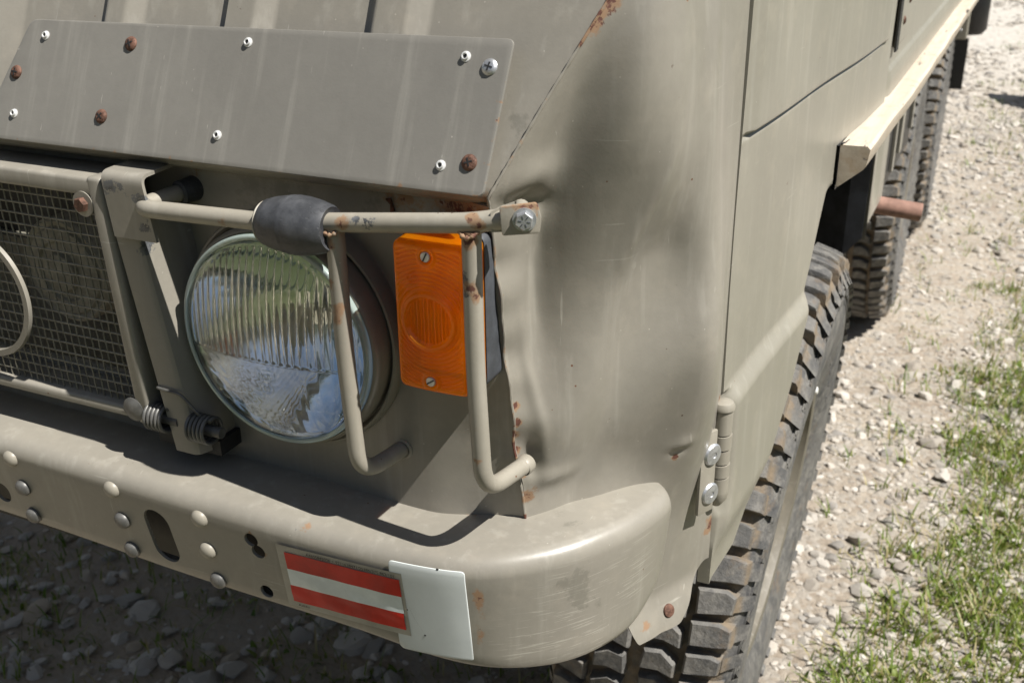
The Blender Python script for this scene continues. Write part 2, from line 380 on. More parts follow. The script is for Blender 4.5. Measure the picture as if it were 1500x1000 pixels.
def rock(seed, sub):
    r = np.random.default_rng(seed); b = bmesh.new(); bmesh.ops.create_icosphere(b, subdivisions=sub, radius=1)
    co = np.array([v.co[:] for v in b.verts]); f = np.array([[v.index for v in q.verts] for q in b.faces]); b.free()
    for k in range(6 if sub > 1 else 4):                 # chop flat faces off, as crushed stone has
        n = r.normal(size=3); n /= np.linalg.norm(n); h = r.uniform(.45, .8); d = co@n; co = co-np.outer(np.maximum(d-h, 0), n)
    co *= (1+r.normal(size=(len(co), 1))*.06)*np.array([1, r.uniform(.65, .95), r.uniform(.35, .6)]); return co, f
small = [rock(i, 1) for i in range(8)]; mids = [rock(20+i, 2) for i in range(8)]
# where stones lie: a pale crushed-stone verge on the sunny side, rubble beneath the front with its colour lightened against the shade
def sample():
    out = []
    def put(n, x0, x1, y0, y1, smin, smax, p=2.2, reg=0):
        x = rng.uniform(x0, x1, n); y = rng.uniform(y0, y1, n); s = smin+(smax-smin)*rng.random(n)**p
        out.append(np.stack([x, y, s, np.full(n, reg)], 1))
    put(22000, .0, 1.4, .3, 3.2, .0025, .012, 1.8); put(4200, .0, 1.4, .3, 3.2, .008, .022, 2.4)
    put(9000, -.1, 1.5, 3.2, 6.5, .005, .016, 1.8); put(2500, -.1, 1.5, 3.2, 6.5, .012, .028, 2.2)
    put(5200, -.3, 1.8, 6.5, 13.5, .010, .036, 2.2)
    put(4200, -2.1, .1, .05, 1.7, .004, .022, 2.4, 1)
    put(420, .15, 1.3, .6, 5, .014, .034, 1.8); put(260, .1, 1.3, 5, 11, .022, .045, 1.6); put(130, -1.7, .05, .3, 1.1, .022, .048, 1.6, 1)
    return np.concatenate(out)
S = sample()
clump = .5+.5*np.sin(S[:, 0]*4.1+1.7*np.sin(S[:, 1]*1.9))*np.sin(S[:, 1]*3.3+S[:, 0])
track = np.exp(-((S[:, 0]-.33-.02*S[:, 1])/.13)**2)*(S[:, 1] > 2.0)*(S[:, 1] < 4.6)      # bare wheel track
keep = (rng.random(len(S)) < np.where(S[:, 3] == 1, .95, .45+.55*clump)*(1-.72*track)) | (S[:, 2] > .03)
S = S[keep]
for wx, wy in ((.165, .75), (.11, 2.75), (.11, 3.73)):
    S = S[~((np.abs(S[:, 0]-wx) < .15) & (np.abs(S[:, 1]-wy) < .16))]
camp = np.array(cam.matrix_world.translation)
R3 = np.array(cam.matrix_world.to_3x3())
def in_view(P, m=30):
    q = (P-np.array(cam.matrix_world.translation))@R3; z = -q[:, 2]; u = 750+1580*q[:, 0]/z; v = 500-1580*q[:, 1]/z
    return (u > -m) & (u < 1500+m) & (v > -m) & (v < 1000+m) & (z > 0), z
P = np.stack([S[:, 0], S[:, 1], gz(S[:, 0], S[:, 1])], 1)
vis, dist = in_view(P)
# behind the bumper and the body there is nothing to see: only the verge and the strip under the bumper
seen = vis & (((S[:, 0] > .27)) | ((S[:, 3] == 1) & (S[:, 0] < -.15)) | (S[:, 1] > 4.3))
size = np.where(seen, S[:, 2]/dist, 0); order = np.argsort(-size)
big = set(order[:300].tolist())
tmpl = {}
for kind in (0, 1):
    for i, (co, f) in enumerate(mids):
        tmpl[kind, i] = pydata('stone', co, f); tmpl[kind, i].materials.append(M['greystone' if kind else 'stone'])
        tmpl[kind, i].polygons.foreach_set('use_smooth', [True]*len(f)); tmpl[kind, i].set_sharp_from_angle(angle=math.radians(24))
def rotz(a): return np.array([[math.cos(a), -math.sin(a), 0], [math.sin(a), math.cos(a), 0], [0, 0, 1]])
for i in order[:300]:
    x, y, s, k = S[i]; o = bpy.data.objects.new('stone', tmpl[int(k), int(rng.integers(8))]); COL.objects.link(o); o.parent = ground
    o.location = (x, y, float(gz(x, y))+s*.10); o.rotation_euler = (rng.uniform(-.35, .35), rng.uniform(-.35, .35), rng.uniform(0, 6.3)); o.scale = (s, s, s)
def scatter(idx, name, mat, thr):
    V, F, T = [], [], []; off = 0
    for i in idx:
        x, y, s, k = S[i]; co, f = (mids if s > thr else small)[int(rng.integers(8))]
        V.append(co@rotz(rng.uniform(0, 6.3)).T*s+np.array((x, y, float(gz(x, y))+s*.06))); F.append(f+off); off += len(co)
        T.append(np.full(len(co), rng.random()))
    V = np.concatenate(V); F = np.concatenate(F); me = bpy.data.meshes.new(name)
    me.vertices.add(len(V)); me.vertices.foreach_set('co', V.ravel()); me.loops.add(F.size); me.loops.foreach_set('vertex_index', F.ravel().astype(np.int32))
    me.polygons.add(len(F)); me.polygons.foreach_set('loop_start', np.arange(0, F.size, 3, dtype=np.int32)); me.update(calc_edges=True); me.validate()
    a = me.attributes.new('tint', 'FLOAT', 'POINT'); a.data.foreach_set('value', np.concatenate(T))
    return tag(link(name, me, mat, smooth=28), kind='stuff')
rest = [i for i in range(len(S)) if i not in big]
scatter([i for i in rest if S[i, 3] == 0], 'gravel', M['stone'], .011)
scatter([i for i in rest if S[i, 3] == 1], 'rubble', M['greystone'], .012)
# grass: blades in tufts, dense on the verge, sparse between the stones, a few blades under the bumper
def grass(name, roots, hmin, hmax, wide=1.):
    n = len(roots); h = hmin+(hmax-hmin)*rng.random(n)**1.6; a = rng.uniform(0, 2*math.pi, n); lean = rng.uniform(.15, 1.1, n)
    w = rng.uniform(.0008, .0020, n)*(1+h*5)*wide; d = np.stack([np.cos(a), np.sin(a), np.zeros(n)], 1); s = np.stack([-np.sin(a), np.cos(a), np.zeros(n)], 1)
    V = np.zeros((n, 7, 3))
    for k, (t, ww) in enumerate(((0, 1.), (.4, .85), (.75, .6))):
        c = roots+d*(h*lean*t**1.7)[:, None]; c[:, 2] += h*t*(1-.25*lean*t)
        V[:, 2*k] = c-s*(w*ww)[:, None]; V[:, 2*k+1] = c+s*(w*ww)[:, None]
    c = roots+d*(h*lean)[:, None]; c[:, 2] += h*(1-.25*lean); V[:, 6] = c
    base = (np.arange(n)*7)[:, None]
    q = np.concatenate([base+np.array([[0, 1, 3, 2]]), base+np.array([[2, 3, 5, 4]])]); t3 = base+np.array([[4, 5, 6]])
    me = bpy.data.meshes.new(name); V = V.reshape(-1, 3); li = np.concatenate([q.ravel(), t3.ravel()]).astype(np.int32)
    me.vertices.add(len(V)); me.vertices.foreach_set('co', V.ravel()); me.loops.add(len(li)); me.loops.foreach_set('vertex_index', li)
    st = np.concatenate([np.arange(len(q))*4, len(q)*4+np.arange(len(t3))*3]).astype(np.int32)
    me.polygons.add(len(st)); me.polygons.foreach_set('loop_start', st); me.update(calc_edges=True)
    at = me.attributes.new('tint', 'FLOAT', 'POINT'); at.data.foreach_set('value', np.repeat(rng.random(n), 7))
    return tag(link(name, me, M['grass'], smooth=True), kind='stuff')
def tufts(n, x0, x1, y0, y1, dens, per=(4, 22), spread=.02):
    c = np.stack([rng.uniform(x0, x1, n), rng.uniform(y0, y1, n)], 1); c = c[rng.random(n) < dens(c[:, 0], c[:, 1])]; out = []
    for p in c:
        k = int(rng.integers(*per)); out.append(p+rng.normal(size=(k, 2))*spread)
    q = np.concatenate(out); return np.stack([q[:, 0], q[:, 1], gz(q[:, 0], q[:, 1])-.002], 1)
def dv(x, y):
    e = .31+.13*sm(y, 1.2, 1.9)+.05*np.sin(y*5+1)+.03*np.sin(y*13)+np.maximum(y-2.0, 0)*.03
    d = np.where(y < 1.5, 1.25, .8)*sm(x, e-.05, e+.24)*np.where(y < 2.0, 1, np.clip(1-(y-2.0)*.28, .12, 1)); return d*(.35+.65*(np.sin(x*9+2*np.sin(y*4))*np.sin(y*6.5+x*3)+.35*np.sin(x*31+y*23) > .0)+.08)
A = tufts(7000, .32, 1.7, .3, 3.2, dv); B = tufts(420, .25, .75, .6, 7, lambda x, y: .55+0*x, (3, 12), .018)
C2 = tufts(700, .1, 1.7, 3.2, 10, lambda x, y: .35*sm(x, .1, .7), (5, 18), .03)
D = tufts(900, -1.5, .1, .35, 1.1, lambda x, y: .5+.0*x, (3, 10), .02)
grass('grass', np.concatenate([A, B, C2, D]), .010, .058)
E1 = tufts(1500, .32, 1.5, .5, 3.0, dv, (3, 9), .016); E2 = tufts(160, -1.4, .1, .35, 1.0, lambda x, y: .6+0*x, (3, 8), .016)
grass('weeds', np.concatenate([E1, E2]), .008, .028, 3.2)
# a low broad-leaved treeline far in front of the truck: only the lamp glass and the paint show it, as reflections
V = []; F = []
for k in range(9000):
    a = rng.uniform(-2.6, .35); r = 26+rng.normal()*1.5; p = np.array((math.cos(a)*r, math.sin(a)*r, 0)); hh = 8.5+1.8*math.sin(a*9)+1.5*math.sin(a*23)
    p[2] = hh*rng.random()**.8; n = rng.normal(size=3); n /= np.linalg.norm(n); u = np.cross(n, (.1, .3, 1)); u /= np.linalg.norm(u); w = np.cross(n, u); s = rng.uniform(.35, .8)
    o = len(V); V += [p+u*s, p+w*s*.6, p-u*s, p-w*s*.6]; F.append((o, o+1, o+2, o+3))
tag(link('treeline', pydata('treeline', V, F), M['leaf']), kind='stuff')

# ------------------------------------------------------------------ the truck
truck = bpy.data.objects.new('military_truck', None); COL.objects.link(truck); truck.location = (-.55, 1.9, 0)
tag(truck, 'olive grey six-wheeled military truck with a dented front corner, caged headlight and red-white-red flag sticker', 'truck')
OFF = Matrix.Translation(-truck.location)
def part(name, mb, mats, smooth=40, label=None, recalc=True):
    o = mb.build(name, mats, truck, smooth, OFF, recalc) if isinstance(mb, MB) else link(name, mb, mats, truck, OFF, smooth)
    return tag(o, label)
def sub(name, mb, mats, parent, smooth=40, mat4=None, label=None):
    o = mb.build(name, mats, parent, smooth, mat4) if isinstance(mb, MB) else link(name, mb, mats, parent, mat4, smooth)
    return tag(o, label)

SEAM = np.array([[.205, .035, .64], [.2, .03, .72], [.192, .02, .844], [.189, .012, .9], [.184, .004, 1.0], [.182, -.008, 1.09],
                 [.185, -.02, 1.113], [.214, .009, 1.174], [.246, .04, 1.238], [.284, .076, 1.31], [.30, .10, 1.36]])
def seam(z):
    k = float(np.clip((z-.85)/.03, 0, 1)*np.clip((1.09-z)/.03, 0, 1)); w = (.0016*math.sin(z*74+1)+.0009*math.sin(z*171))*k      # the bent flange wanders
    return np.array([np.interp(z, SEAM[:, 2], SEAM[:, 0])+w, np.interp(z, SEAM[:, 2], SEAM[:, 1])-.6*w])

# lower front panel, leaning back a little, falling away towards the seam
LX, LZ, LR = -.003, .977, .0877
def fp_y(x, z):
    y = .004+(z-1.0)*.035+.0012*np.sin(x*31+z*17)+.0012*np.sin(x*13-z*29)
    k = sm(x, .115, .19); return y*(1-k)+k*np.array([seam(q)[1] for q in np.atleast_1d(z).ravel()]).reshape(np.shape(z))
zz = np.linspace(.765, 1.106, 60); uu = np.linspace(0, 1, 230); P = np.zeros((60, 230, 3))
for i, z in enumerate(zz):
    P[i, :, 0] = -1.3+(seam(z)[0]+1.3)*uu; P[i, :, 2] = z
P[:, :, 1] = fp_y(P[:, :, 0], P[:, :, 2])
g = MB(); g.grid(P)
fp = part('front_panel', g, M['paint'], 40)
sol = fp.modifiers.new('s', 'SOLIDIFY'); sol.thickness = .002; sol.offset = 0; bake(fp)
c = MB(); c.lathe([(.0915, -.1), (.0915, .1)], 64, frame=frame((LX, 0, LZ), (0, -1, 0)), cap0=True, cap1=True); c2 = MB(); c2.box(-.93, -.168, -.1, .1, .902, 1.072); cut(fp, [c.mesh('c'), c2.mesh('c')])
fp.data.set_sharp_from_angle(angle=math.radians(35))
spots(fp, 'rust', [(.10, 0, 1.10, .05, .6), (.15, 0, 1.10, .04, .75), (.17, .0, 1.098, .03, .9), (-.09, 0, 1.10, .02, .7), (.097, 0, .889, .012, .6)])
spots(fp, 'stain', [(-.02, 0, 1.10, .10, .6), (.08, .0, 1.09, .07, .5)])
g = MB(); q = [(.086+.03*t+.002*math.sin(t*19), fp_y(.1, 1.07)-.002, 1.094-.05*t+.002*math.sin(t*31)) for t in np.linspace(0, 1, 24)]
g.tube(q, [.0008+.0012*abs(math.sin(i*1.7)) for i in range(24)], 6); sub('split_seam', g, M['rust'], fp)

# sloping upper panel with pressed ribs; its lower lip curls back over the front panel
TH = math.radians(25); PN = np.array([0, -math.cos(TH), math.sin(TH)]); PU = np.array([0, math.sin(TH), math.cos(TH)]); PO = np.array([0, -.03, 1.117])
HO = PO-PN*.012
def rib(x):
    h = np.zeros_like(x)
    for a, b, fl in ((-.345, -.300, .028), (-.179, -.157, .015), (-.058, -.031, .015), (.071, .100, .016), (-.43, -.40, .015), (-.56, -.53, .015), (-.69, -.66, .015), (-.82, -.79, .015)):
        h = np.maximum(h, .0075*np.clip((x-a+.002)/.004, 0, 1)*np.clip((b+fl-x)/fl, 0, 1))
    return h
prof = [np.array((0, .012, 1.0995)), np.array((0, .0, 1.1015)), np.array((0, -.010, 1.1045)), np.array((0, -.0165, 1.1085))]
prof += [HO+PU*s for s in np.concatenate([[.001], np.linspace(.008, .27, 44)])]
XF = np.linspace(-1.3, .13, 716); P = np.zeros((len(prof), 756, 3))
for i, q in enumerate(prof):
    xr = seam(max(q[2], 1.113))[0] if q[2] > 1.10 else .183; x = np.concatenate([XF, .13+(xr-.13)*np.linspace(0, 1, 41)[1:]])
    k = rib(x)*(min(max((i-3)/3, 0), 1)); P[i, :, 0] = x; P[i, :, 1] = q[1]+PN[1]*k; P[i, :, 2] = q[2]+PN[2]*k
    ll = sm(x, xr-.02, xr); P[i, :, 1] += .0015*ll
g = MB(); g.grid(P); hood = part('upper_panel', g, M['paint'], 50)
spots(hood, 'rust', [(-.035, .045, 1.225, .01, .75), (.02, .045, 1.225, .012, .7), (.18, -.012, 1.112, .012, .75), (-.012, .04, 1.22, .008, .7)])
spots(hood, 'stain', [(.197, .0, 1.16, .02, .65), (.193, -.01, 1.14, .012, .6)])

# dented corner panel: heights in tenths of a millimetre above the straight chord seam-to-door edge
DENT = np.array([[int(v) for v in r.split()] for r in (
"0 -7 -7 -4 0 4 7 10 13 15 17 19 21 22 23 24 25 25 25 24 24 24 24 23 19 12 11 16 19 18 14 1 -9 -7 -5 -6 -7 -9 -11 -9 0 ",
"0 -2 -1 2 5 9 12 15 18 21 23 25 27 29 30 31 32 33 33 33 32 32 31 30 27 24 23 23 24 22 18 11 5 3 2 0 -2 -3 -4 -3 0 ",
"0 1 3 7 10 14 17 21 24 26 29 31 34 36 37 38 40 40 41 41 41 40 39 38 36 34 32 32 30 28 25 20 16 12 10 7 4 2 0 0 0 ",
"0 3 6 10 14 18 22 25 29 32 35 37 40 42 44 45 47 48 48 49 49 48 47 46 45 43 42 40 38 36 33 29 25 21 17 13 10 6 4 2 0 ",
"0 4 9 13 17 22 26 29 33 36 39 42 45 48 50 52 53 54 55 56 56 56 56 55 54 52 51 49 47 45 42 39 35 30 25 20 15 11 7 3 0 ",
"0 5 10 15 20 25 29 33 37 41 44 47 50 53 55 57 59 61 62 63 64 64 64 64 63 62 61 59 58 56 53 49 45 39 33 27 21 15 9 5 0 ",
"0 5 11 16 22 27 32 36 41 45 48 52 55 58 61 63 66 68 69 71 72 73 73 73 73 72 71 70 69 67 65 61 56 50 42 35 27 19 12 6 0 ",
"0 6 12 17 23 29 34 39 44 48 52 56 59 63 66 69 72 74 77 79 81 82 83 84 84 84 83 83 82 81 79 75 69 62 53 43 33 23 15 7 0 ",
"0 6 12 18 24 30 36 42 48 52 57 60 64 67 71 75 78 81 84 87 90 92 94 96 96 97 97 98 98 97 95 91 85 76 65 52 40 28 18 9 0 ",
"0 7 13 18 23 30 37 44 51 57 61 65 69 72 76 80 84 88 92 96 100 103 107 109 111 113 114 115 116 117 115 111 103 92 79 63 48 33 21 10 1 ",
"0 8 14 18 22 28 36 46 55 61 66 70 73 77 82 86 91 95 100 105 110 116 121 125 129 131 134 136 139 141 140 135 126 113 96 77 57 39 24 11 0 ",
"0 8 15 21 23 25 30 40 51 61 69 74 78 82 86 91 96 102 108 114 122 130 138 145 152 157 162 166 169 171 170 164 153 137 117 94 71 49 30 14 0 ",
"0 7 15 21 25 26 26 31 42 55 66 75 81 86 90 95 101 108 116 125 136 147 160 171 181 189 196 201 205 206 203 195 182 163 140 114 86 60 37 18 0 ",
"0 7 14 21 26 28 28 28 33 44 58 72 82 90 95 100 106 115 125 138 152 169 185 201 214 225 234 241 244 244 238 228 212 191 164 134 102 72 45 22 0 ",
"0 9 17 25 31 36 38 37 38 44 55 70 84 95 103 108 114 123 135 150 169 190 212 232 250 264 275 282 285 282 274 261 243 218 188 154 118 84 53 25 0 ",
"0 17 30 41 50 57 63 66 66 67 72 82 95 108 117 125 132 140 151 167 188 212 238 262 283 301 314 323 324 320 309 293 271 243 209 172 132 94 60 29 0 ",
"0 27 51 69 83 94 102 107 108 107 105 107 115 127 139 151 161 170 181 195 214 237 263 289 313 335 351 360 361 355 342 322 297 265 228 187 144 103 65 31 0 ",
"0 33 66 96 117 131 140 146 148 146 140 136 138 148 162 178 192 205 216 229 244 264 288 314 341 365 384 394 395 386 370 347 318 283 242 198 153 109 69 33 0 ",
"0 30 66 103 133 154 166 173 176 175 170 164 160 164 177 195 213 231 246 260 275 293 314 339 366 392 413 425 425 414 395 368 336 297 253 206 158 113 71 34 0 ",
"0 20 49 85 121 151 173 187 193 195 192 186 179 176 182 197 218 240 262 282 300 319 339 363 389 415 438 451 450 437 414 384 348 306 259 209 160 114 72 35 0 ",
"0 7 24 51 86 123 156 181 197 205 206 202 194 186 184 192 209 233 259 286 311 335 358 383 409 435 459 472 470 454 428 395 355 310 261 210 159 113 71 34 0 ",
"0 -2 3 17 42 77 117 156 185 204 212 212 205 196 189 188 196 215 241 271 302 333 363 392 421 449 473 486 483 465 436 400 358 310 259 207 157 110 70 33 0 ",
"0 -6 -10 -8 3 29 69 114 155 187 207 216 213 205 195 188 188 198 216 243 274 309 345 381 416 448 475 490 487 468 438 400 355 306 254 202 152 107 67 32 0 ",
"0 -7 -15 -22 -23 -10 22 67 115 157 189 208 215 211 202 192 186 188 197 215 241 272 308 347 388 427 460 480 479 462 433 394 349 300 248 196 147 103 64 31 0 ",
"0 -6 -16 -28 -38 -37 -14 28 77 123 162 192 210 215 209 199 191 186 189 198 215 239 269 304 344 387 426 453 460 448 421 384 340 291 239 189 141 98 62 29 0 ",
"0 -6 -16 -29 -44 -51 -38 -1 48 96 138 173 201 216 218 210 199 191 188 191 200 216 238 267 302 342 382 416 431 426 405 370 328 280 230 181 135 94 59 28 0 ",
"0 -6 -15 -29 -44 -57 -52 -20 30 79 123 160 192 216 227 225 213 202 194 191 194 203 219 242 272 308 347 382 403 403 386 355 315 269 221 173 129 90 56 27 0 ",
"0 -5 -14 -27 -42 -58 -63 -36 16 70 116 154 188 218 241 247 237 222 209 201 198 202 212 230 257 290 327 360 380 383 368 339 301 258 211 166 124 86 54 26 0 ",
"0 -3 -13 -27 -40 -55 -71 -52 6 67 117 157 191 223 254 277 275 255 238 224 216 214 218 232 255 287 321 350 367 367 352 324 288 246 202 158 118 82 51 25 0 ",
"0 -1 -10 -25 -40 -49 -66 -59 -3 67 124 168 203 233 265 296 316 304 283 266 254 248 248 257 276 302 328 349 360 356 338 310 275 234 192 150 112 78 49 23 0 ",
"0 0 -7 -23 -40 -47 -56 -52 -3 68 133 183 221 251 280 311 340 351 334 316 302 293 288 290 303 320 339 352 355 346 326 297 262 223 182 142 106 74 46 22 0 ",
"0 1 -4 -15 -32 -42 -40 -38 1 72 143 200 242 275 302 331 360 383 383 364 348 335 324 320 324 335 347 354 351 337 314 284 248 210 171 134 100 69 43 21 0 ",
"0 -13 -14 -15 -22 -33 -27 -18 18 87 160 221 268 303 330 356 383 409 421 406 386 368 353 343 340 344 350 352 344 326 300 269 234 197 160 125 93 64 40 19 0 ",
"0 -7 -10 -9 -13 -23 -17 -1 41 112 186 247 296 334 362 385 408 430 446 433 410 389 369 354 347 345 347 346 334 313 285 254 219 184 149 115 85 59 37 18 0 ",
"0 -1 1 -1 -8 -15 -5 20 76 152 224 283 331 367 393 412 429 444 456 439 415 392 370 352 342 338 338 334 319 296 268 236 203 169 136 105 78 54 34 16 0 ",
"0 3 5 2 -4 -4 16 57 127 205 270 322 363 394 413 427 437 446 446 426 402 378 356 339 328 324 322 316 300 276 248 217 185 154 123 95 70 48 30 14 0 ",
"0 5 7 6 5 16 53 111 188 259 312 353 385 408 421 428 433 433 423 402 378 356 335 318 309 305 303 295 278 254 226 197 167 138 110 85 62 43 27 13 0 ",
"0 7 10 13 24 52 105 174 247 304 343 372 393 408 415 417 415 407 390 369 347 326 307 293 286 282 279 271 252 229 202 175 148 121 96 74 54 38 23 11 0 ",
"0 9 17 30 60 106 168 232 289 329 355 372 384 392 393 391 382 368 349 329 310 292 276 264 258 256 252 242 224 201 177 152 128 104 83 63 47 32 20 10 0 ",
"0 15 33 59 106 162 219 268 306 331 346 355 360 362 359 351 338 321 303 285 269 254 241 232 228 226 222 211 194 173 151 129 108 88 69 53 39 27 17 8 0 ",
"0 25 55 93 144 198 241 274 297 312 320 324 323 320 312 300 286 270 254 240 227 215 204 198 195 193 188 178 162 143 124 106 88 71 56 43 32 22 14 7 0 ",
"0 38 74 116 159 202 233 255 269 278 281 280 276 268 257 244 231 218 205 194 184 175 167 162 160 158 154 144 129 113 98 82 68 55 43 33 24 17 11 5 0 ",
"0 46 80 119 152 184 206 221 230 233 232 227 219 210 199 187 177 166 157 149 142 135 129 125 124 123 118 109 97 84 72 60 49 39 30 23 17 12 8 4 0 ",
"0 44 73 106 131 153 167 176 179 178 173 166 158 149 140 131 124 117 111 105 100 95 91 88 88 87 82 74 65 55 46 38 30 24 18 14 11 8 6 3 0 ",
"0 35 58 82 99 111 117 120 119 115 109 102 95 89 83 78 73 69 65 62 58 55 52 51 52 51 47 40 34 28 22 16 12 9 6 5 5 4 4 2 0 ",
"0 21 35 48 54 56 56 54 51 47 42 38 34 31 28 25 23 21 20 18 16 14 13 14 15 14 11 7 4 1 -2 -5 -6 -7 -6 -4 -1 1 3 2 0 ",
"0 4 3 6 1 -9 -15 -18 -20 -22 -24 -25 -26 -26 -26 -26 -25 -25 -26 -26 -27 -27 -25 -23 -22 -23 -24 -25 -25 -26 -26 -26 -25 -22 -18 -13 -6 0 4 4 0 ",
)], float)*1.1e-4
nz, ns = DENT.shape
fine = catmull(catmull(DENT, (nz-1)*4+1).T, (ns-1)*4+1).T
def seam_soft(z):
    t = np.arange(-160, 161)*.001; k = np.exp(-.5*(t/.04)**2); k /= k.sum(); q = z+t; q = np.clip(q, .60, 1.36)
    return np.array([(np.interp(q, SEAM[:, 2], SEAM[:, j])*k).sum() for j in (0, 1)])
ZC = np.linspace(.66, 1.30, fine.shape[0]); SCO = np.linspace(0, 1, fine.shape[1])
sg_, zg_ = np.meshgrid(SCO, ZC)
def dent(s0, z0, ws, wz, h, sl=0.): return h*np.exp(-((sg_-s0)/ws)**2-((zg_-z0-sl*(sg_-s0))/wz)**2)
fine = fine+dent(.11, 1.100, .055, .0085, -.0105, -.02)+dent(.10, 1.122, .07, .012, .0035)+dent(.045, .893, .03, .016, -.0065)+dent(.10, .872, .10, .008, .0040)
fine = fine+dent(.63, .8685, .035, .0035, -.0028, .03)+dent(.63, .876, .045, .006, .0022, .03)+dent(.075, .95, .02, .06, .0022)+dent(.15, 1.03, .03, .05, -.0020)
P = np.zeros(fine.shape+(3,))
for i, z in enumerate(ZC):
    a = np.array([*seam(z), z]); a2 = np.array([*seam_soft(z), z]); b = np.array([.30, .205, z]); w = sm(SCO, 0, .16)[:, None]; a = a*(1-w)+a2*w
    P[i] = a+(b-a)*SCO[:, None]+np.array([.88, -.475, 0])*fine[i][:, None]
zb = .755-.090*sm(SCO, .34, .50)+.045*sm(SCO, .76, 1.0); lo = ZC < .80
P[lo, :, 2] = zb[None, :]+(ZC[lo, None]-.66)*(.80-zb[None, :])/.14
lip = sm(SCO, .3, .45)[None, :]*sm(P[:, :, 2], .705, .66)*(1-sm(SCO, .85, 1))[None, :]; P[:, :, 0] += .012*lip; P[:, :, 1] -= .008*lip
CP = P
def corner(s, z):
    i = int(np.clip((z-.66)/.64*(len(ZC)-1), 0, len(ZC)-2)); j = int(np.clip(s*(len(SCO)-1), 0, len(SCO)-2))
    p = CP[i, j]; n = np.cross(CP[i, j+1]-p, CP[i+1, j]-p); return p, n/np.linalg.norm(n)
edge = CP[:, -1:, :]; fl = np.concatenate([edge+np.array([-.0015, .0022, 0]), edge+np.array([-.012, .003, 0])], 1)
ext = np.zeros((8,)+CP.shape[1:])                       # goes on up past the picture
for k in range(8): ext[k] = CP[-1]+(CP[-1]-CP[-2])*(k+1)*3
g = MB(); g.grid(np.concatenate([np.concatenate([CP, fl], 1)], 0)); g.grid(np.concatenate([CP[-1:], ext], 0))
g.grid(np.stack([CP[0], CP[0]+np.array([-.012, .012, .002])]))
corn = part('corner_panel', g, M['paint'], 60)
def cpt(s, z, r, k): p, n = corner(s, z); return (*p, r, k)
spots(corn, 'rust', [cpt(.0, z, .010, .72) for z in (.86, .88, .90, .915, .93)]+[cpt(.01, .945, .008, .9), cpt(.01, .93, .008, .9), cpt(.02, .86, .016, .7),
    (.246, .035, 1.238, .018, 1.0), (.242, .033, 1.228, .012, .9), (.237, .03, 1.22, .012, .7), cpt(.32, 1.24, .007, .95), cpt(.345, 1.243, .006, .9),
    cpt(.985, .885, .007, .85), cpt(.62, .862, .007, .9), cpt(.9, .85, .006, .8), cpt(.93, .845, .006, .8), cpt(.99, .72, .02, .7), cpt(.55, .675, .012, .7)]
    +[cpt(.0, z, .005, .42) for z in np.linspace(.95, 1.09, 9)]+[(*[np.interp(t, [0, 1], v) for v in ((.187, .246), (-.018, .04), (1.115, 1.238))],   .005, .40) for t in np.linspace(0, 1, 14)])
spots(corn, 'stain', [cpt(.62, .97, .02, .25), cpt(.05, 1.13, .02, .4)])
g = MB()
q = [np.array([*seam(z), z])+np.array([-.0005, -.0015, 0]) for z in np.concatenate([np.arange(.80, 1.113, .003), np.arange(1.113, 1.345, .003)])]
g.tube(q, [.0008+.0004*abs(math.sin(i*.9)+.6*math.sin(i*2.3)) for i in range(len(q))], 7)
ws = part('weld_seam', g, M['paint'], 50); spots(ws, 'rust', [(*p, .010, (.34+.2*(math.sin(i*.7) > .5)) if .945 < p[2] < 1.20 else .5+.35*(math.sin(i*.7) > .2)) for i, p in enumerate(q[::3])])

# blanking plate screwed and riveted to the upper panel
def pl(x, s, d=0.): return PO+np.array([x, 0, 0])+PU*s+PN*d
PF = Matrix(((1, 0, 0, PO[0]), (0, PU[1], PN[1], PO[1]), (0, PU[2], PN[2], PO[2]), (0, 0, 0, 1)))
me = slab([(-.288, -.001), (.186, -.001), (.1895, .106), (-.248, .100)], .0022, .0007, 2, [.005, .006, .005, .008])
plate = link('cover_plate', me, M['plate'], truck, OFF@PF, 40)
b = bmesh.new(); b.from_mesh(plate.data)
for ax_, vals in ((0, np.arange(-.284, .189, .007)), (1, np.arange(.003, .105, .006))):
    for v in vals:
        no = [0, 0, 0]; no[ax_] = 1; co_ = [0, 0, 0]; co_[ax_] = float(v); bmesh.ops.bisect_plane(b, geom=list(b.verts)+list(b.edges)+list(b.faces), plane_co=co_, plane_no=no)
b.to_mesh(plate.data); b.free()
spots(plate, 'rust', [(x, 0.0, .001, .006, .7) for x in np.linspace(-.28, .18, 24) if math.sin(x*77) > .1]+[(.187, s, .001, .006, .65) for s in np.linspace(.01, .09, 7)]
      +[(x, .102+.01*(x+.25), .001, .005, .6) for x in np.linspace(-.2, .18, 14) if math.sin(x*91) > .3])
screw = MB(); screw.lathe([(.0058, 0), (.0058, .0006), (.0049, .0018), (.0032, .0024), (.0012, .0026)], 28, cap1=True)
for a in (0, 1):
    if a: screw.box(-.00055, .00055, -.0030, .0030, .0022, .00285, 1)
    else: screw.box(-.0030, .0030, -.00055, .00055, .0022, .00283, 1)  # raised black bars paint the dark of the cross recess
msr = screw.mesh('screw'); msr.materials.append(M['rustbolt']); msr.materials.append(M['ink_recess']); msr.polygons.foreach_set('use_smooth', [True]*len(msr.polygons)); msr.set_sharp_from_angle(angle=.6)
msz = msr.copy(); msz.materials[0] = M['steel']
for k, (x, s) in enumerate(((-.138, .085), (-.255, .055), (-.156, .026), (.172, .021), (.175, .086))):
    o = link('screw', msz if k == 4 else msr, None, plate, Matrix.Translation((x, s, .0021))@Matrix.Rotation(.5+k, 4, 'Z'))
    if k == 4: tag(o, 'bright zinc cross-head screw')
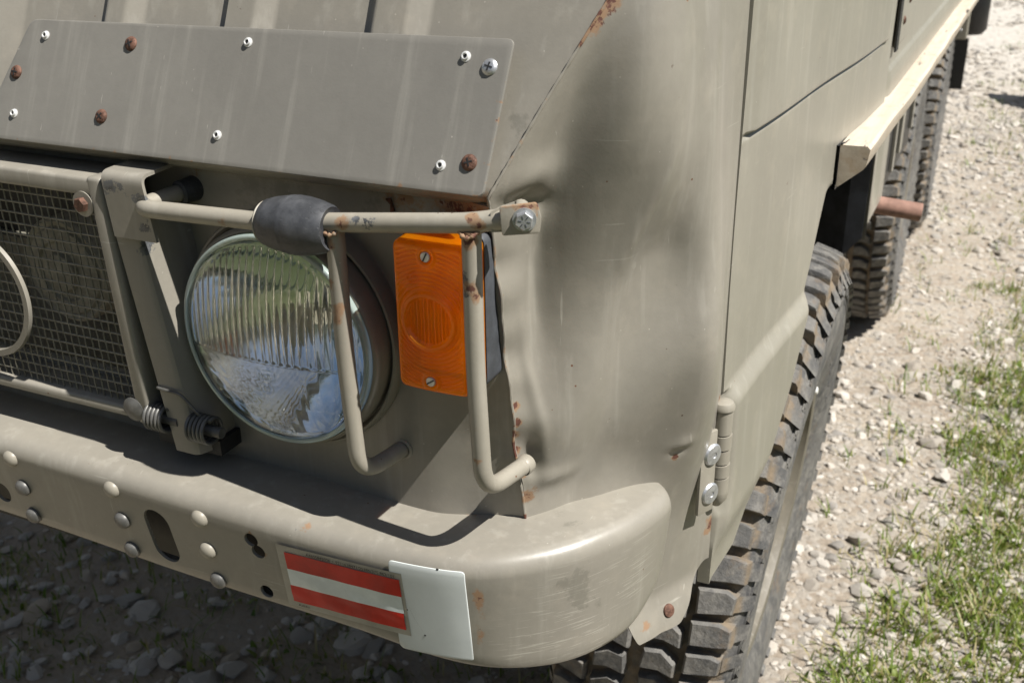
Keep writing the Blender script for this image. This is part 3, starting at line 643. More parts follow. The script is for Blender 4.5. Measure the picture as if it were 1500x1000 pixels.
rv = MB(); rv.lathe([(.0046, 0), (.0046, .0007), (.0033, .0011), (.0032, .0026), (.0029, .0030), (.0022, .0030), (.0020, .0026), (.0020, .0012)], 24)
rv.lathe([(.0020, .0012), (.0001, .0012)], 24, 1)  # black disc paints the dark inside the rivet bore
mrv = rv.mesh('rivet'); mrv.materials.append(M['alu']); mrv.materials.append(M['ink_recess']); mrv.polygons.foreach_set('use_smooth', [True]*len(mrv.polygons)); mrv.set_sharp_from_angle(angle=.7)
for x, s in ((-.229, .087), (-.026, .092), (.156, .092), (-.250, .021), (-.040, .021), (.151, .017)):
    link('tubular_rivet', mrv, None, plate, Matrix.Translation((x, s, .0021))@Matrix.Scale(.82, 4))

# headlight
HF = frame((LX, 0, LZ), (0, -1, 0), (1, 0, 0))
def lathe(prof, n=96, **k): m = MB(); m.lathe(prof, n, frame=HF, **k); return m
bucket = part('headlight', lathe([(.1005, -.012), (.1010, .000), (.1005, .006), (.0990, .0095), (.0972, .0100), (.0955, .008), (.0925, -.004), (.0905, -.02), (.088, -.06), (.02, -.075), (.001, -.075)]), M['paint'], 50)
sub('trim_ring', lathe([(.0925, -.008), (.0935, .012), (.0932, .0195), (.0922, .0235), (.0905, .0262), (.0893, .0268), (.0889, .0262), (.0888, .015)]), M['paint'], bucket, 50)
sub('reflector', lathe([(.0868, .021), (.084, .0205)]+[(r, .0205-(.084**2-r*r)/.100) for r in np.linspace(.083, .013, 40)]+[(.012, -.048), (.0001, -.048)], 128), M['silver'], bucket, 60)
rm = sub('lens_rim', lathe([(.0886, .022), (.0886, .0295), (.0880, .0312), (.0868, .0318), (.0845, .0316), (.0835, .0305), (.0840, .026)]), M['glassrim'], bucket, 60)
bs = lathe([(.006, -.046), (.0065, -.02), (.0165, -.016), (.0178, -.010), (.0165, -.002), (.010, .001), (.0001, .002)], 40); sub('bulb_shield', bs, M['bulb'], bucket, 50)
N = 216; a = np.linspace(-1, 1, N); I, J = np.meshgrid(a, a)
ex = I*np.sqrt(1-J*J/2); ez = J*np.sqrt(1-I*I/2); rr = np.hypot(ex, ez); R_ = .0876; lx, lz = ex*R_, ez*R_
front = .0300+.0165*(1-rr**2)**.9*(rr < 1)-.0035*sm(rr, .93, 1.0)
inner = 1-sm(rr, .875, .915)
fl = .0013*(np.abs(np.sin(lx*math.pi/.0066))**.8)
upper = sm(lz, -.0135-.16*np.minimum(lx, 0)*0, -.0105); right = sm(lx, .030, .033)*sm(lz, -.052, -.049)
wide = .0003*np.abs(np.sin(lx*math.pi/.0115))
diag = .00004*np.sin((lx*.55+lz)*2*math.pi/.0085+.6*np.sin(lx*160))*sm(lx, .018, -.004)+.00006*np.sin((lx+lz*.4)*2*math.pi/.013)
back = front-.0042-inner*(fl*upper+(1-upper)*(wide*right+diag*(1-right))) + .0012*np.exp(-((lz+.012)/.0009)**2)*inner
Pf = np.stack([LX+lx, -front, LZ+lz], 2); Pb = np.stack([LX+lx, -back, LZ+lz], 2)
g = MB(); g.grid(Pf); g.grid(Pb, flip=True)
def border(P): return np.concatenate([P[0, :-1], P[:-1, -1], P[-1, :0:-1], P[:0:-1, 0]])
bf, bb = border(Pf), border(Pb); g.grid(np.stack([bf, bb]), closeu=True)
lens = sub('headlight_lens', g, M['glass'], bucket, 70)
def lens_text(s, size, x, z, ang=0.):
    me = text_mesh(s, size, 'CENTER', .0004); i = np.argmin(np.abs(a-0)); r = math.hypot(x, z)/R_
    y = -(.0300+.0165*(1-r*r)**.9)-.0003
    o = link('embossed_marking', me, M['glass'], bucket, frame((LX+x, y, LZ+z), (.30*x/R_, -1, .30*z/R_), (math.cos(ang), 0, math.sin(ang)))); return o
lens_text('BOSCH', .0085, .004, -.0785); lens_text('HCR', .0058, .000, -.0245); lens_text('E4', .0062, .000, -.0365)
g = MB(); th = np.linspace(0, 2*math.pi, 33); yl = -(.0300+.0165*(1-(.034/R_)**2)**.9)-.0003
g.tube([(LX+.0062*math.cos(t), yl, LZ-.0343+.0062*math.sin(t)) for t in th], .0003, 6)
bx = [(-.009, -.0265+.0085), (.009, -.018), (.009, -.0265), (-.009, -.0265), (-.009, -.018)]
g.tube(fillet([(LX+p[0], yl+.0006, LZ+p[1]) for p in bx], .0005), .00028, 6); sub('embossed_ring', g, M['glass'], bucket)

# amber turn signal
TX, TZ, TW, TT = .1487, 1.0265, .0290, .0565
NX, NZ2 = 96, 186; I, J = np.meshgrid(np.linspace(-1, 1, NX), np.linspace(-1, 1, NZ2))
rc = .006; X0, Z0 = I*TW, J*TT; ax = np.abs(X0)-(TW-rc); az = np.abs(Z0)-(TT-rc); cm = (ax > 0) & (az > 0)
i1, j1 = np.clip(ax/rc, 0, 1), np.clip(az/rc, 0, 1)
X1 = np.where(cm, np.sign(X0)*(TW-rc+rc*i1*np.sqrt(1-j1*j1/2)), X0); Z1 = np.where(cm, np.sign(Z0)*(TT-rc+rc*j1*np.sqrt(1-i1*i1/2)), Z0)
ed = np.minimum(TW-np.abs(X0), TT-np.abs(Z0)); ed = np.where(cm, np.minimum(ed, rc-np.hypot(np.maximum(ax, 0), np.maximum(az, 0))), ed); ed = np.maximum(ed, 0)
Y1 = -.0445-.0028*(1-(X0/TW)**2)*(1-.3*(Z0/TT)**2)+.0032*(1-np.clip(ed/.0032, 0, 1))**2
rr = np.hypot(X0, Z0); f = sm(ed, .0035, .005)
sc = np.minimum(np.hypot(X0, Z0-.0475), np.hypot(X0, Z0+.0475))
ringh = .0013*np.abs(((rr/.0031) % 1)*2-1)*sm(rr, .0232, .0242)
bez = .0022*sm(rr, .0180, .0190)*(1-sm(rr, .0212, .0226)); flt = .0015*np.abs(np.sin(X0*math.pi/.0028))*(1-sm(rr, .0170, .0178))
calm = sm(sc, .0075, .0095)
Y1 = Y1+f*calm*(ringh-bez+flt-.0004)+.0026*(1-sm(sc, .0040, .0046))-.0010*(sm(sc, .0046, .0052)*(1-sm(sc, .0062, .0078)))
P = np.stack([TX+X1, Y1, TZ+Z1], 2); g = MB(); g.grid(P); bo = border(P); ctr = np.array([TX, 0, TZ])
def skirt(y, k): q = bo.copy(); q[:, 0] = TX+(q[:, 0]-TX)*k; q[:, 2] = TZ+(q[:, 2]-TZ)*(1+(k-1)*.5); q[:, 1] = y; return q
g.grid(np.stack([bo, skirt(-.040, 1.004), skirt(-.026, 1.02), skirt(-.0185, 1.03), skirt(-.0185, .96), skirt(-.038, .94)]), closeu=True)
sig = part('turn_signal', g, M['amber'], 40, 'amber ribbed turn signal lens')
def rrect(w, h, r, y, n=6):
    o = []
    for sx, sz, a0 in ((1, 1, 0), (-1, 1, 90), (-1, -1, 180), (1, -1, 270)):
        for k in range(n+1): t = math.radians(a0+90*k/n); o.append((TX+sx*(w-r)+r*math.cos(t), y, TZ+sz*(h-r)+r*math.sin(t)))
    return np.array(o)
g = MB(); g.grid(np.stack([rrect(.0275, .0555, .006, -.0160), rrect(.0305, .0585, .007, -.0180), rrect(.0312, .059, .007, -.016), rrect(.0312, .059, .007, .012)]), closeu=True)
sub('base_gasket', g, M['gasket'], sig)
g = MB(); q = rrect(.026, .053, .005, -.0165); g.add(q, [tuple(range(len(q)))]); sub('inner_reflector', g, M['ambercore'], sig)
g = MB(); g.lathe([(.0065, .0), (.0085, .012), (.0095, .018), (.008, .024), (.0045, .0275), (.0001, .0285)], 24, frame=frame((TX, -.012, TZ), (0, -1, 0))); sub('bulb', g, M['ambercore'], sig)
g = MB(); g.lathe([(.0040, 0), (.0040, .0012), (.0034, .0018), (.0001, .0020)], 20); g.box(-.0034, .0034, -.0005, .0005, .0015, .0022, 1)  # raised black bar paints the dark of the screw slot
ms = g.mesh('slot_screw'); ms.materials.append(M['steel']); ms.materials.append(M['ink_recess'])
for k, zq in enumerate((.0475, -.0475)):
    link('slot_screw', ms, None, sig, frame((TX-.001, -.0452, TZ+zq), (0, -1, 0))@Matrix.Rotation(1.1-.5*k, 4, 'Z'))
g = MB(); g.tube([(TX-.012+.0042*math.cos(t), -.0462, TZ+.031+.0042*math.sin(t)) for t in th], .00035, 6); sub('approval_ring', g, M['amber'], sig)
link('approval_mark', text_mesh('E', .0058, 'CENTER', .0004), M['amber'], sig, frame((TX-.012, -.0462, TZ+.0290), (0, -1, 0)))

# light guard: a bent tube in front of lamp and signal, two welded uprights, a rubber buffer, a bolted end
GY = -.047
top = fillet([(-.096, .012, 1.083), (-.108, GY, 1.0795), (.015, GY, 1.083), (.184, GY, 1.103), (.208, GY+.004, 1.108)], .016)
g = MB(); g.tube(top, .0070, 20)
g.grid([[(.2005+.012*k, GY+.004+dy*(.0070*(1-k)+.0014*k)+.006*k, 1.1065+.002*k+dz*(.0070+.003*k)) for dy, dz in ((-1, -1), (-1, 1), (1, 1), (1, -1))] for k in (0, .35, .7, 1)], closeu=True)
guard = part('light_guard', g, M['guard'], 45)
spots(guard, 'rust', [(.086, GY-.004, 1.092, .011, .9), (.187, GY-.004, 1.108, .009, .9), (.193, GY-.005, 1.104, .007, .85), (-.02, GY-.006, 1.083, .016, .55), (.0, GY-.006, 1.084, .012, .5), (-.106, GY, 1.083, .012, .4)])
spots(guard, 'wear', [(.10, GY-.005, 1.095, .014, .75), (.113, GY-.005, 1.096, .010, .65), (-.10, GY+.004, 1.086, .010, .6), (-.085, GY-.003, 1.083, .012, .5)])
def upright(x0, z0, xb, zb, xf, yf, zf):
    g = MB(); g.tube(fillet([(x0, GY+.001, z0), (x0+(xb-x0)*.05, GY+.001, (z0+zb)/2), (xb, GY+.001, zb), (xf, yf, zf)], .024, 12), .0069, 20); return g
u1 = sub('guard_bar', upright(.0748, 1.086, .080, .884, .093, .006, .888), M['guard'], guard, 45)
u2 = sub('guard_bar', upright(.184, 1.098, .1885, .896, .197, .012, .892), M['guard'], guard, 45)
spots(u1, 'rust', [(.075, GY-.006, 1.075, .010, .75), (.072, GY-.006, 1.045, .008, .8), (.077, GY-.006, 1.026, .009, .8), (.075, GY-.006, 1.018, .009, .8)])
spots(u1, 'wear', [(.071, GY-.004, 1.063, .016, .6), (.071, GY-.004, 1.05, .010, .55)])
spots(u2, 'rust', [(.184, GY-.005, 1.093, .012, .9), (.184, GY-.005, 1.06, .012, .75), (.19, GY-.005, 1.052, .009, .8), (.187, GY-.005, .95, .008, .7), (.187, GY-.005, .925, .008, .75)])
spots(u2, 'wear', [(.181, GY-.005, 1.066, .012, .8), (.181, GY-.005, 1.056, .010, .85), (.187, GY-.006, 1.085, .014, .45)])
for x, z in ((.0750, 1.0855), (.1842, 1.0975)):
    t_ = np.linspace(0, 2*math.pi, 41); g = MB(); g.tube([(x+.0072*math.cos(q), GY+.0072*math.sin(q), z+.0022*math.cos(2*q)-.0006) for q in t_], [.0016+.0006*math.sin(i*1.9) for i in range(41)], 7); o = sub('weld_bead', g, M['guard'], guard, 60); spots(o, 'rust', [(x, GY, z, .03, .75)])
for x, y, z, r in ((.0932, .003, .888, .0088), (.1965, .010, .892, .0078)):
    g = MB(); g.lathe([(.0072, -.004), (r, -.003), (r, .004), (.0072, .005)], 24, frame=frame((x, y, z), (-.12, -1, -.05))); sub('foot_collar', g, M['guard'], guard, 40)
g = MB(); g.lathe([(.0072, .016), (.0098, .0145), (.0102, .004), (.0112, -.006)], 28, frame=frame((-.0955, .006, 1.083), (-.2, -1, -.05))); sub('rubber_grommet', g, M['rubber'], guard, 40)
kf = frame((.0445, GY, 1.0843), (1, 0, .035), (0, 1, 0))
g = MB(); g.lathe([(.0072, -.0285), (.0150, -.0285), (.0172, -.0262), (.0195, -.018), (.0213, -.006), (.0217, -.004), (.0214, -.003), (.0219, .0), (.0214, .008), (.0195, .018), (.0172, .0262), (.0155, .0290), (.0140, .0280), (.0090, .0265), (.0072, .0265)], 56, frame=kf)
sub('rubber_buffer', g, M['rubber'], guard, 35)
g = MB(); g.lathe([(.0072, -.0305), (.0152, -.0300), (.0158, -.0290), (.0150, -.0278), (.0072, -.0278)], 40, frame=kf); sub('buffer_washer', g, M['guard'], guard, 35)
me = slab([(-.012, -.0098), (.0125, -.0102), (.0145, .0), (.0125, .0102), (-.012, .0098)], .0030, .0006, 2, .002)
lugf = frame((.2185, -.0445, 1.1095), (.38, -.92, .05), (1, 0, .1)); lug = link('guard_end_lug', me, M['guard'], guard, lugf, 40)
spots(lug, 'rust', [(.013, .008, .001, .008, .9), (-.008, .008, .002, .008, .6), (.014, -.004, .0, .005, .6)])
g = MB(); g.lathe([(.0078, .003), (.0078, .0042), (.004, .0042)], 28)
hx = [(.0061*math.cos(a), .0061*math.sin(a)) for a in np.arange(6)*math.pi/3+.3]
g.grid([[(x*k, y*k, h) for x, y in hx] for h, k in ((.0042, 1), (.0086, 1), (.0094, .9))], closeu=True); g.add([(x*.9, y*.9, .0094) for x, y in hx], [tuple(range(6))])
for k in range(6):
    t = .3+k*math.pi/3+.52; g.box(.0018, .0040, -.0003, .0003, .0093, .0097, 1, lambda p, t=t: (p[0]*math.cos(t)-p[1]*math.sin(t), p[0]*math.sin(t)+p[1]*math.cos(t), p[2]))
link('hex_bolt', g.mesh('hex_bolt'), [M['steel'], M['primer']], guard, lugf@Matrix.Translation((.0035, 0, 0)), 30)
g = MB(); p0 = Vector(lugf.translation); g.lathe([(.006, 0), (.006, .03)], 16, frame=frame(p0, (-.38, .92, -.05))); sub('standoff', g, M['guard'], guard)

# grille: frame, woven mesh, badge ring, bolts, horn behind
def gxs(x, z): return x+(1.089-z)*.062
GF = -.045
def shear(p): return (gxs(p[0], p[2]), p[1], p[2])
g = MB()
g.box(-.95, -.1455, GF, .002, 1.082, 1.0975, 0, shear); g.box(-.159, -.1435, GF-.0006, .004, .881, 1.0985, 0, shear)
g.box(-.95, -.1455, GF+.003, .002, .8822, .893, 0, shear)
gr = part('grille', g, M['paint'], 30)
bm = gr.modifiers.new('bev', 'BEVEL'); bm.width = .0035; bm.segments = 3; bake(gr); gr.data.set_sharp_from_angle(angle=math.radians(50))
g = MB()
for x in np.arange(-.95, -.157, .0080):
    n = 23; q = [(gxs(x, z), GF+.0115+.0003*((-1)**(k+int(round(x/.008)))), z) for k, z in enumerate(np.linspace(.887, 1.087, n))]; g.tube(q, .00085, 5, caps=False)
for k, z in enumerate(np.linspace(.8905, 1.083, 21)):
    g.tube([(gxs(x, z), GF+.0115, z+.0003*math.sin(x*9)) for x in np.linspace(-.95, -.157, 40)], .00085, 5, caps=False)
tag(sub('woven_mesh', g, M['mesh'], gr, 60), kind='stuff')
g = MB(); th = np.linspace(0, 2*math.pi, 97)[:-1]; Q = []
for dr, dy in ((-.0035, 0), (-.0028, -.0035), (.0028, -.0035), (.0035, 0)): Q.append([(-.314+(.0575+dr)*math.cos(t), GF+.003+dy, .976+(.0575+dr)*math.sin(t)) for t in th])
g.grid(Q, closeu=True); sub('badge_ring', g, M['paint'], gr, 40)
def bolt(name, x, z, mat, y=GF, r=.0062, washer=.0105):
    g = MB(); g.lathe([(washer, 0), (washer, .0012), (r*.8, .0014)], 28, 1)
    q = [(r*math.cos(a), r*math.sin(a)) for a in np.arange(6)*math.pi/3+.2]
    g.grid([[(u*k, v*k, h) for u, v in q] for h, k in ((.0012, 1), (.0050, 1), (.0058, .88))], closeu=True); g.add([(u*.88, v*.88, .0058) for u, v in q], [tuple(range(6))])
    return link(name, g.mesh(name), [mat, M['paint']], gr, frame((x, y, z), (0, -1, 0)), 30)
tag(bolt('grille_bolt', -.1655, 1.0755, M['rustbolt']), 'rusty hex bolt on a round washer')
g = MB(); g.lathe([(.011, 0), (.011, .001), (.0075, .003), (.003, .0042), (.0001, .0045)], 28); link('grille_bolt', g.mesh('grille_bolt'), M['spring'], gr, frame((-.149, GF, .8945), (0, -1, 0)), 40)
g = MB(); hf = frame((-.296, .040, .972), (0, -1, .0))
g.lathe([(.052, -.03), (.052, .0), (.049, .003), (.044, .001), (.042, .004), (.030, .006), (.028, .003), (.020, .004), (.018, .009), (.009, .011), (.0001, .011)], 48, frame=hf); part('horn', g, M['horn'], 35)

# spring-loaded stay beside the grille with its hooked top
SX = .155
def st(p): return (p[0]+(1.05-p[2])*SX, p[1], p[2])
g = MB(); pr = [(-.1415, .010), (-.1415, -.0395), (-.1385, -.0430), (-.1185, -.0430), (-.1145, -.0405), (-.1050, -.018), (-.1040, .010)]
g.grid([[st((x, y, z)) for x, y in pr] for z in np.linspace(.862, 1.064, 12)])
stay = part('stay_bracket', g, M['paint'], 35)
g = MB(); hp = fillet([(0, -.048, 1.053), (0, -.048, 1.1055), (0, .002, 1.1075)], .009, 8, .004); n = len(hp)
L = [[(-.1345+(1.05-p[2])*.10, p[1], p[2]) for p in hp], [(-.0915+(1.05-p[2])*.14, p[1], p[2]) for p in hp]]
g.grid(np.array([np.array(L[0])*(1-t)+np.array(L[1])*t for t in np.linspace(0, 1, 14)]))
hk = sub('hook_plate', g, M['paint'], stay, 50); so = hk.modifiers.new('s', 'SOLIDIFY'); so.thickness = .0028; so.offset = -1; bake(hk); hk.data.set_sharp_from_angle(angle=.7)
spots(hk, 'wear', [(x, -.0495, z, r, s) for x, z, r, s in ((-.135, 1.093, .020, .66), (-.118, 1.091, .018, .62), (-.102, 1.085, .018, .8), (-.126, 1.072, .018, .58), (-.100, 1.062, .018, .72), (-.092, 1.098, .010, .8))])
spots(stay, 'wear', [(-.110, -.041, 1.042, .022, .85), (-.118, -.042, 1.050, .018, .6)])
for x, z in ((-.124, .8895), (-.0790, .8880)):
    g = MB(); tt = np.linspace(0, 5.3*2*math.pi, 190); g.tube([(x-.011+.022*t/tt[-1], -.040+.0112*math.cos(t), z+.0112*math.sin(t)) for t in tt], .0017, 8); sub('coil_spring', g, M['spring'], stay, 60)
    g = MB(); g.lathe([(.0048, -.016), (.0048, .016)], 14, frame=frame((x+.004, -.040, z), (1, 0, 0)), cap0=True, cap1=True); sub('spring_pin', g, M['spring'], stay)
g = MB(); g.tube(fillet([(-.122, -.028, .914), (-.1195, -.0455, .9215), (-.0935, -.0455, .920), (-.079, -.041, .900), (-.079, -.034, .888)], .005), .0013, 8); sub('wire_clip', g, M['spring'], stay)
g = MB(); g.box(-.140, -.072, -.030, .004, .858, .872); sub('stay_foot', g, M['dark'], stay)

# bumper: swept section, rounded top edge, wrapped round the corner, with real holes
CT = [(-1.3, -.074, -1.3, .016, .848, .758), (-.40, -.074, -.40, .016, .848, .759), (-.10, -.072, -.10, .014, .842, .749), (.06, -.066, .06, .014, .835, .742), (.14, -.0605, .13, .014, .834, .7335),
      (.185, -.049, .180, .028, .834, .728), (.222, -.024, .204, .052, .835, .722), (.250, .006, .222, .075, .836, .720), (.273, .046, .238, .098, .836, .723), (.2845, .082, .250, .112, .836, .738), (.287, .104, .262, .122, .834, .757), (.282, .117, .268, .127, .826, .772)]
CR = catmull(CT, 150); P = []
for i, (ox, oy, ix, iy, zt, zb) in enumerate(CR):
    O = np.array([ox, oy]); I2 = np.array([ix, iy]); d = O-I2; ln = np.linalg.norm(d); d /= ln; r = min(.0145, ln*.8); row = [(*I2, zt-.004), (*(I2+d*.004), zt)]
    row += [(*(I2+d*(ln-r)*k), zt+.0006*math.sin(k*3)) for k in (.35, .7, 1.)]
    row += [(*(O-d*r+d*r*math.sin(t)), zt-r+r*math.cos(t)) for t in np.linspace(.15, math.pi/2, 9)]
    row += [(*(O-d*.0075*k), zt-r+(zb+.006-zt+r)*k) for k in (.15, .3, .5, .7, .9, 1.)]
    row += [(*(O-d*.0095), zb+.0018), (*(O-d*.0135), zb), (*(O-d*.024), zb+.001)]
    P.append(row)
g = MB(); g.grid(np.array(P))
bum = part('bumper', g, M['paint'], 50)
b = bmesh.new(); b.from_mesh(bum.data); bmesh.ops.recalc_face_normals(b, faces=b.faces)
for f in b.faces: pass
b.to_mesh(bum.data); b.free()
so = bum.modifiers.new('s', 'SOLIDIFY'); so.thickness = .003; so.offset = 0; so.use_even_offset = False; bake(bum)
def face_y(x, z=.82): return float(np.interp(x, CR[:, 0][:105], CR[:, 1][:105]))+.105*max(0, .820-z)
def prism(pts, y0, y1):
    g = MB(); n = len(pts); g.grid([[(x, y0, z) for x, z in pts], [(x, y1, z) for x, z in pts]], closeu=True)
    g.f.append(tuple(range(n))); g.f.append(tuple(range(n, 2*n))[::-1]); g.mi += [0, 0]; return g.mesh('c')
def oval(cx, cz, w, h, sl=0., n=10):
    o = []
    for s, a0 in ((1, 0), (-1, math.pi)):
        for k in range(n+1):
            t = a0+math.pi*k/n; z = s*(h-w)+w*math.sin(t); o.append((cx+w*math.cos(t)-sl*z, cz+z))
    return o
cut(bum, [prism(oval(-.1155, .789, .0135, .0275, .12), -.12, -.03), prism(oval(-.0165, .8125, .0066, .0067), -.12, -.03), prism(oval(-.0115, .8015, .0066, .0067), -.12, -.03),
          prism(oval(-.0115, .7585, .0064, .0065), -.12, -.03), prism(oval(-.3085, .785, .010, .011), -.12, -.03)])
bum.data.polygons.foreach_set('use_smooth', [True]*len(bum.data.polygons)); bum.data.set_sharp_from_angle(angle=math.radians(38))
spots(bum, 'stain', [(.244, .0, .80, .035, .72), (.252, .01, .775, .03, .55), (.225, .03, .836, .030, .62), (.205, .02, .836, .02, .55), (.26, .075, .83, .02, .5), (-.01, -.035, .836, .02, .5), (.08, .0, .836, .05, .4), (-.20, .0, .836, .04, .4)])
spots(bum, 'scuff', [(.25, .0, .765, .085, 1.), (.27, .05, .79, .06, .8), (.215, -.03, .76, .05, .7), (.0, -.07, .77, .05, .5)])
spots(bum, 'rust', [(.1835, -.05, z, .010, .66) for z in (.806, .795, .783, .772, .76, .752, .743)]+[(.036, -.06, .833, .008, .8), (.028, -.062, .832, .005, .8), (-.0165, -.07, .8205, .006, .75), (-.006, -.07, .80, .006, .7), (.105, -.062, .822, .006, .62), (-.1155, -.072, .818, .008, .5), (-.19, -.03, .836, .02, .6), (-.17, -.03, .836, .02, .55), (.253, .0, .762, .005, .75), (.12, .012, .836, .02, .6), (.15, .012, .836, .02, .6)])
spots(bum, 'wear', [(.028, -.066, .832, .008, .6), (-.0165, -.07, .815, .010, .55), (.29, .11, .80, .012, .45), (.15, -.06, .743, .006, .7), (-.02, -.07, .754, .008, .6)])
g = MB(); g.lathe([(.0082, 0), (.0081, .0012), (.0070, .0034), (.0045, .0050), (.0020, .0056), (.0001, .0057)], 24); mr = g.mesh('rivet'); mr.materials.append(M['guard']); mr.polygons.foreach_set('use_smooth', [True]*len(mr.polygons))
mr2 = mr.copy(); mr2.materials[0] = M['spring']
for k, (x, z) in enumerate(((-.280, .8365-.006), (-.2755, .8055-.006), (-.2735, .7745-.006), (-.1605, .8275), (-.1575, .7950), (-.1555, .7630), (-.0665, .8215), (-.0655, .7880), (-.0620, .7560))):
    y = face_y(x, z)+.0002; nz_ = -.1
    link('rivet', mr if k in (0, 3, 6, 7) else mr2, None, bum, frame((x, y-.001, z), (0, -1, nz_)))

g = MB(); g.box(-1.3, .10, -.030, -.022, .722, .826); part('hole_blackout', g, M['dark'], 20)  # added dark sheet behind the bumper so its holes look black
# flag sticker and white plate on the bumper face
def decal(x0, x1, z0, z1, off, wob=0., n=14, skew=0.):
    g = MB(); X = np.linspace(x0, x1, n); g.grid([[(x+skew*(z-z0), face_y(x, z)-off-wob*(.5+.5*math.sin(x*120+z*150+2*math.sin(z*90))*math.sin(x*70-z*110)), z) for x in X] for z in np.linspace(z0, z1, 10)]); return g
st_ = part('flag_sticker', decal(.0115, .1260, .7530, .8172, .0034, 0, 14, -.03), M['film'], 60, 'red-white-red striped sticker with a film border')
zs_ = np.linspace(.7590, .8110, 4)
for k in range(3): sub('red_stripe' if k != 1 else 'white_stripe', decal(.0175, .1225, zs_[k], zs_[k+1], .0037, .0006, 60, -.03), M['white' if k == 1 else 'red'], st_, 60)
def line(s, size, x, z, width):
    me = text_mesh(s, size); co = np.zeros(len(me.vertices)*3); me.vertices.foreach_get('co', co); co = co.reshape(-1, 3); w = co[:, 0].max()
    X = x+co[:, 0]*width/w; Z = z+co[:, 1]; Y = np.array([face_y(q, w_)-.0040 for q, w_ in zip(X, Z)]); me.vertices.foreach_set('co', np.stack([X, Y, Z], 1).ravel()); me.update()
    return link('sticker_print', me, M['ink_recess'], st_)
line('A4605845036 + 9211638471/25386/375.862/101', .0042, .0380, .8122, .0800); line('Aslkfix', .0036, .0215, .7547, .0110)
PX, PZ = .1445, .7868
me = slab([(-.0305, -.0500), (.0315, -.0500), (.0305, .0410), (-.0310, .0410)], .0008, .0003, 2, [.0055, .0022, .0035, .004])
b = bmesh.new(); b.from_mesh(me)
for ax_ in (0, 1):
    for v in np.arange(-.048, .045, .006):
        bmesh.ops.bisect_plane(b, geom=list(b.verts)+list(b.edges)+list(b.faces), plane_co=(float(v), float(v), 0), plane_no=(1-ax_, ax_, 0))
def on_face(x, z, t): return (PX+x, face_y(PX+x, PZ+z)-.0022-t, PZ+z)
for v in b.verts: v.co = on_face(*v.co)
bmesh.ops.recalc_face_normals(b, faces=b.faces); b.to_mesh(me); b.free()
wp = part('white_plate', me, M['whiteplate'], 40, 'blank white rounded plate beside the flag sticker')
def lift(g):
    g.v = [on_face(*p) for p in g.v]; return g
g = MB(); g.tube(fillet([(-.020, .006, .00065), (-.014, -.014, .00065), (-.006, -.030, .00065)], .006), .00016, 5); link('scratch', lift(g).mesh('scratch'), M['primer'], wp)
for x, z in ((-.0245, .010), (-.0195, -.006), (-.0065, -.030), (.010, .041)):
    g = MB(); g.lathe([(.0011, .0006), (.0009, .0009), (.0001, .0010)], 8, frame=Matrix.Translation((x, z, 0))); link('paint_chip', lift(g).mesh('paint_chip'), M['dark'], wp)

# door with pressed lines
def dx_(y): return .3+.06*(y-.2)
def door_rear(z): return float(np.interp(z, [.675, .682, .70, .793, .892, .99, 1.0, 1.4], [.296, .312, .338, .444, .508, .582, .845, .845]))
zs_ = np.unique(np.concatenate([np.linspace(.675, 1.40, 60), np.linspace(.862, .894, 14), np.linspace(1.108, 1.120, 10), np.linspace(.985, 1.005, 6), np.linspace(.735, .755, 6)]))
P = np.zeros((len(zs_), 60, 3)); vv = np.linspace(0, 1, 60)
for i, z in enumerate(zs_):
    y = .2115+(door_rear(z)-.2115)*vv; off = .010*(1-sm(z, .866, .889))-.012*(1-sm(z, .690, .748)) + .0045*sm(z, 1.1125, 1.1165)*sm(y, .222, .229)*(1-sm(y, .80, .81))
    off = off-.0035*np.exp(-((z-1.1135)/.0022)**2)*sm(y, .215, .222)*(1-sm(y, .77, .80))
    off = off*np.where(z < .9, sm(y, .208, .226), 1)
    off = off-.012*np.exp(-((y-.2115)/.010)**2)*float(sm(z, .752, .768)*(1-sm(z, .878, .884)))      # pocket for the hinge
    off = off-.006*sm(vv, .93, 1.0)*(1. if z < .985 else 0)+.0010*np.sin(y*19+z*13)
    P[i, :, 0] = dx_(y)+off; P[i, :, 1] = y; P[i, :, 2] = z
g = MB(); g.grid(P)
g.grid(np.stack([P[:, 0], P[:, 0]+np.array([-.012, -.0005, 0])])); g.grid(np.stack([P[:, -1], P[:, -1]+np.array([-.014, .002, 0])])); g.grid(np.stack([P[0], P[0]+np.array([-.012, 0, .001])]))
door = part('door', g, M['door'], 60)
spots(door, 'rust', [(.298, .213, z, .008, .62) for z in (.70, .715, .73)]+[(.305, .29, .995, .012, .4)])
g = MB(); g.tube([(.3035, .2035, z) for z in (.772, .780, .788)], [.0040, .0095, .0100], 20); g.tube([(.3035, .2035, z) for z in (.788, .803)], .0100, 20)
for z0, z1, r in ((.8045, .817, .0100), (.8185, .832, .0094), (.8335, .847, .0100), (.8485, .8725, .0094)): g.tube([(.3035, .2035, z0), (.3035, .2035, z1)], r, 20)
g.lathe([(.0094, .8725), (.0108, .8728), (.0108, .8755), (.0088, .8790), (.0045, .8808), (.0001, .8812)], 24, frame=Matrix.Translation((.3035, .2035, 0)))
hinge = sub('door_hinge', g, M['guard'], door, 35)
pc, ncn = corner(.845, .826); ncn = np.array((.90, -.43, 0.)); pc = pc+ncn*.002
me = bevbox(.020, .082, .004, .001); hfm = frame(pc+ncn*.0022+np.array((0, .002, 0)), ncn, (0, 1, 0)); link('hinge_leaf', me, M['guard'], door, hfm@Matrix.Rotation(0, 4, 'Z'), 30)
g = MB(); g.lathe([(.0105, 0), (.0105, .001), (.0092, .0028), (.0030, .0032), (.0030, .0026), (.0001, .0026)], 26); mh = g.mesh('hinge_screw'); mh.materials.append(M['steel'])
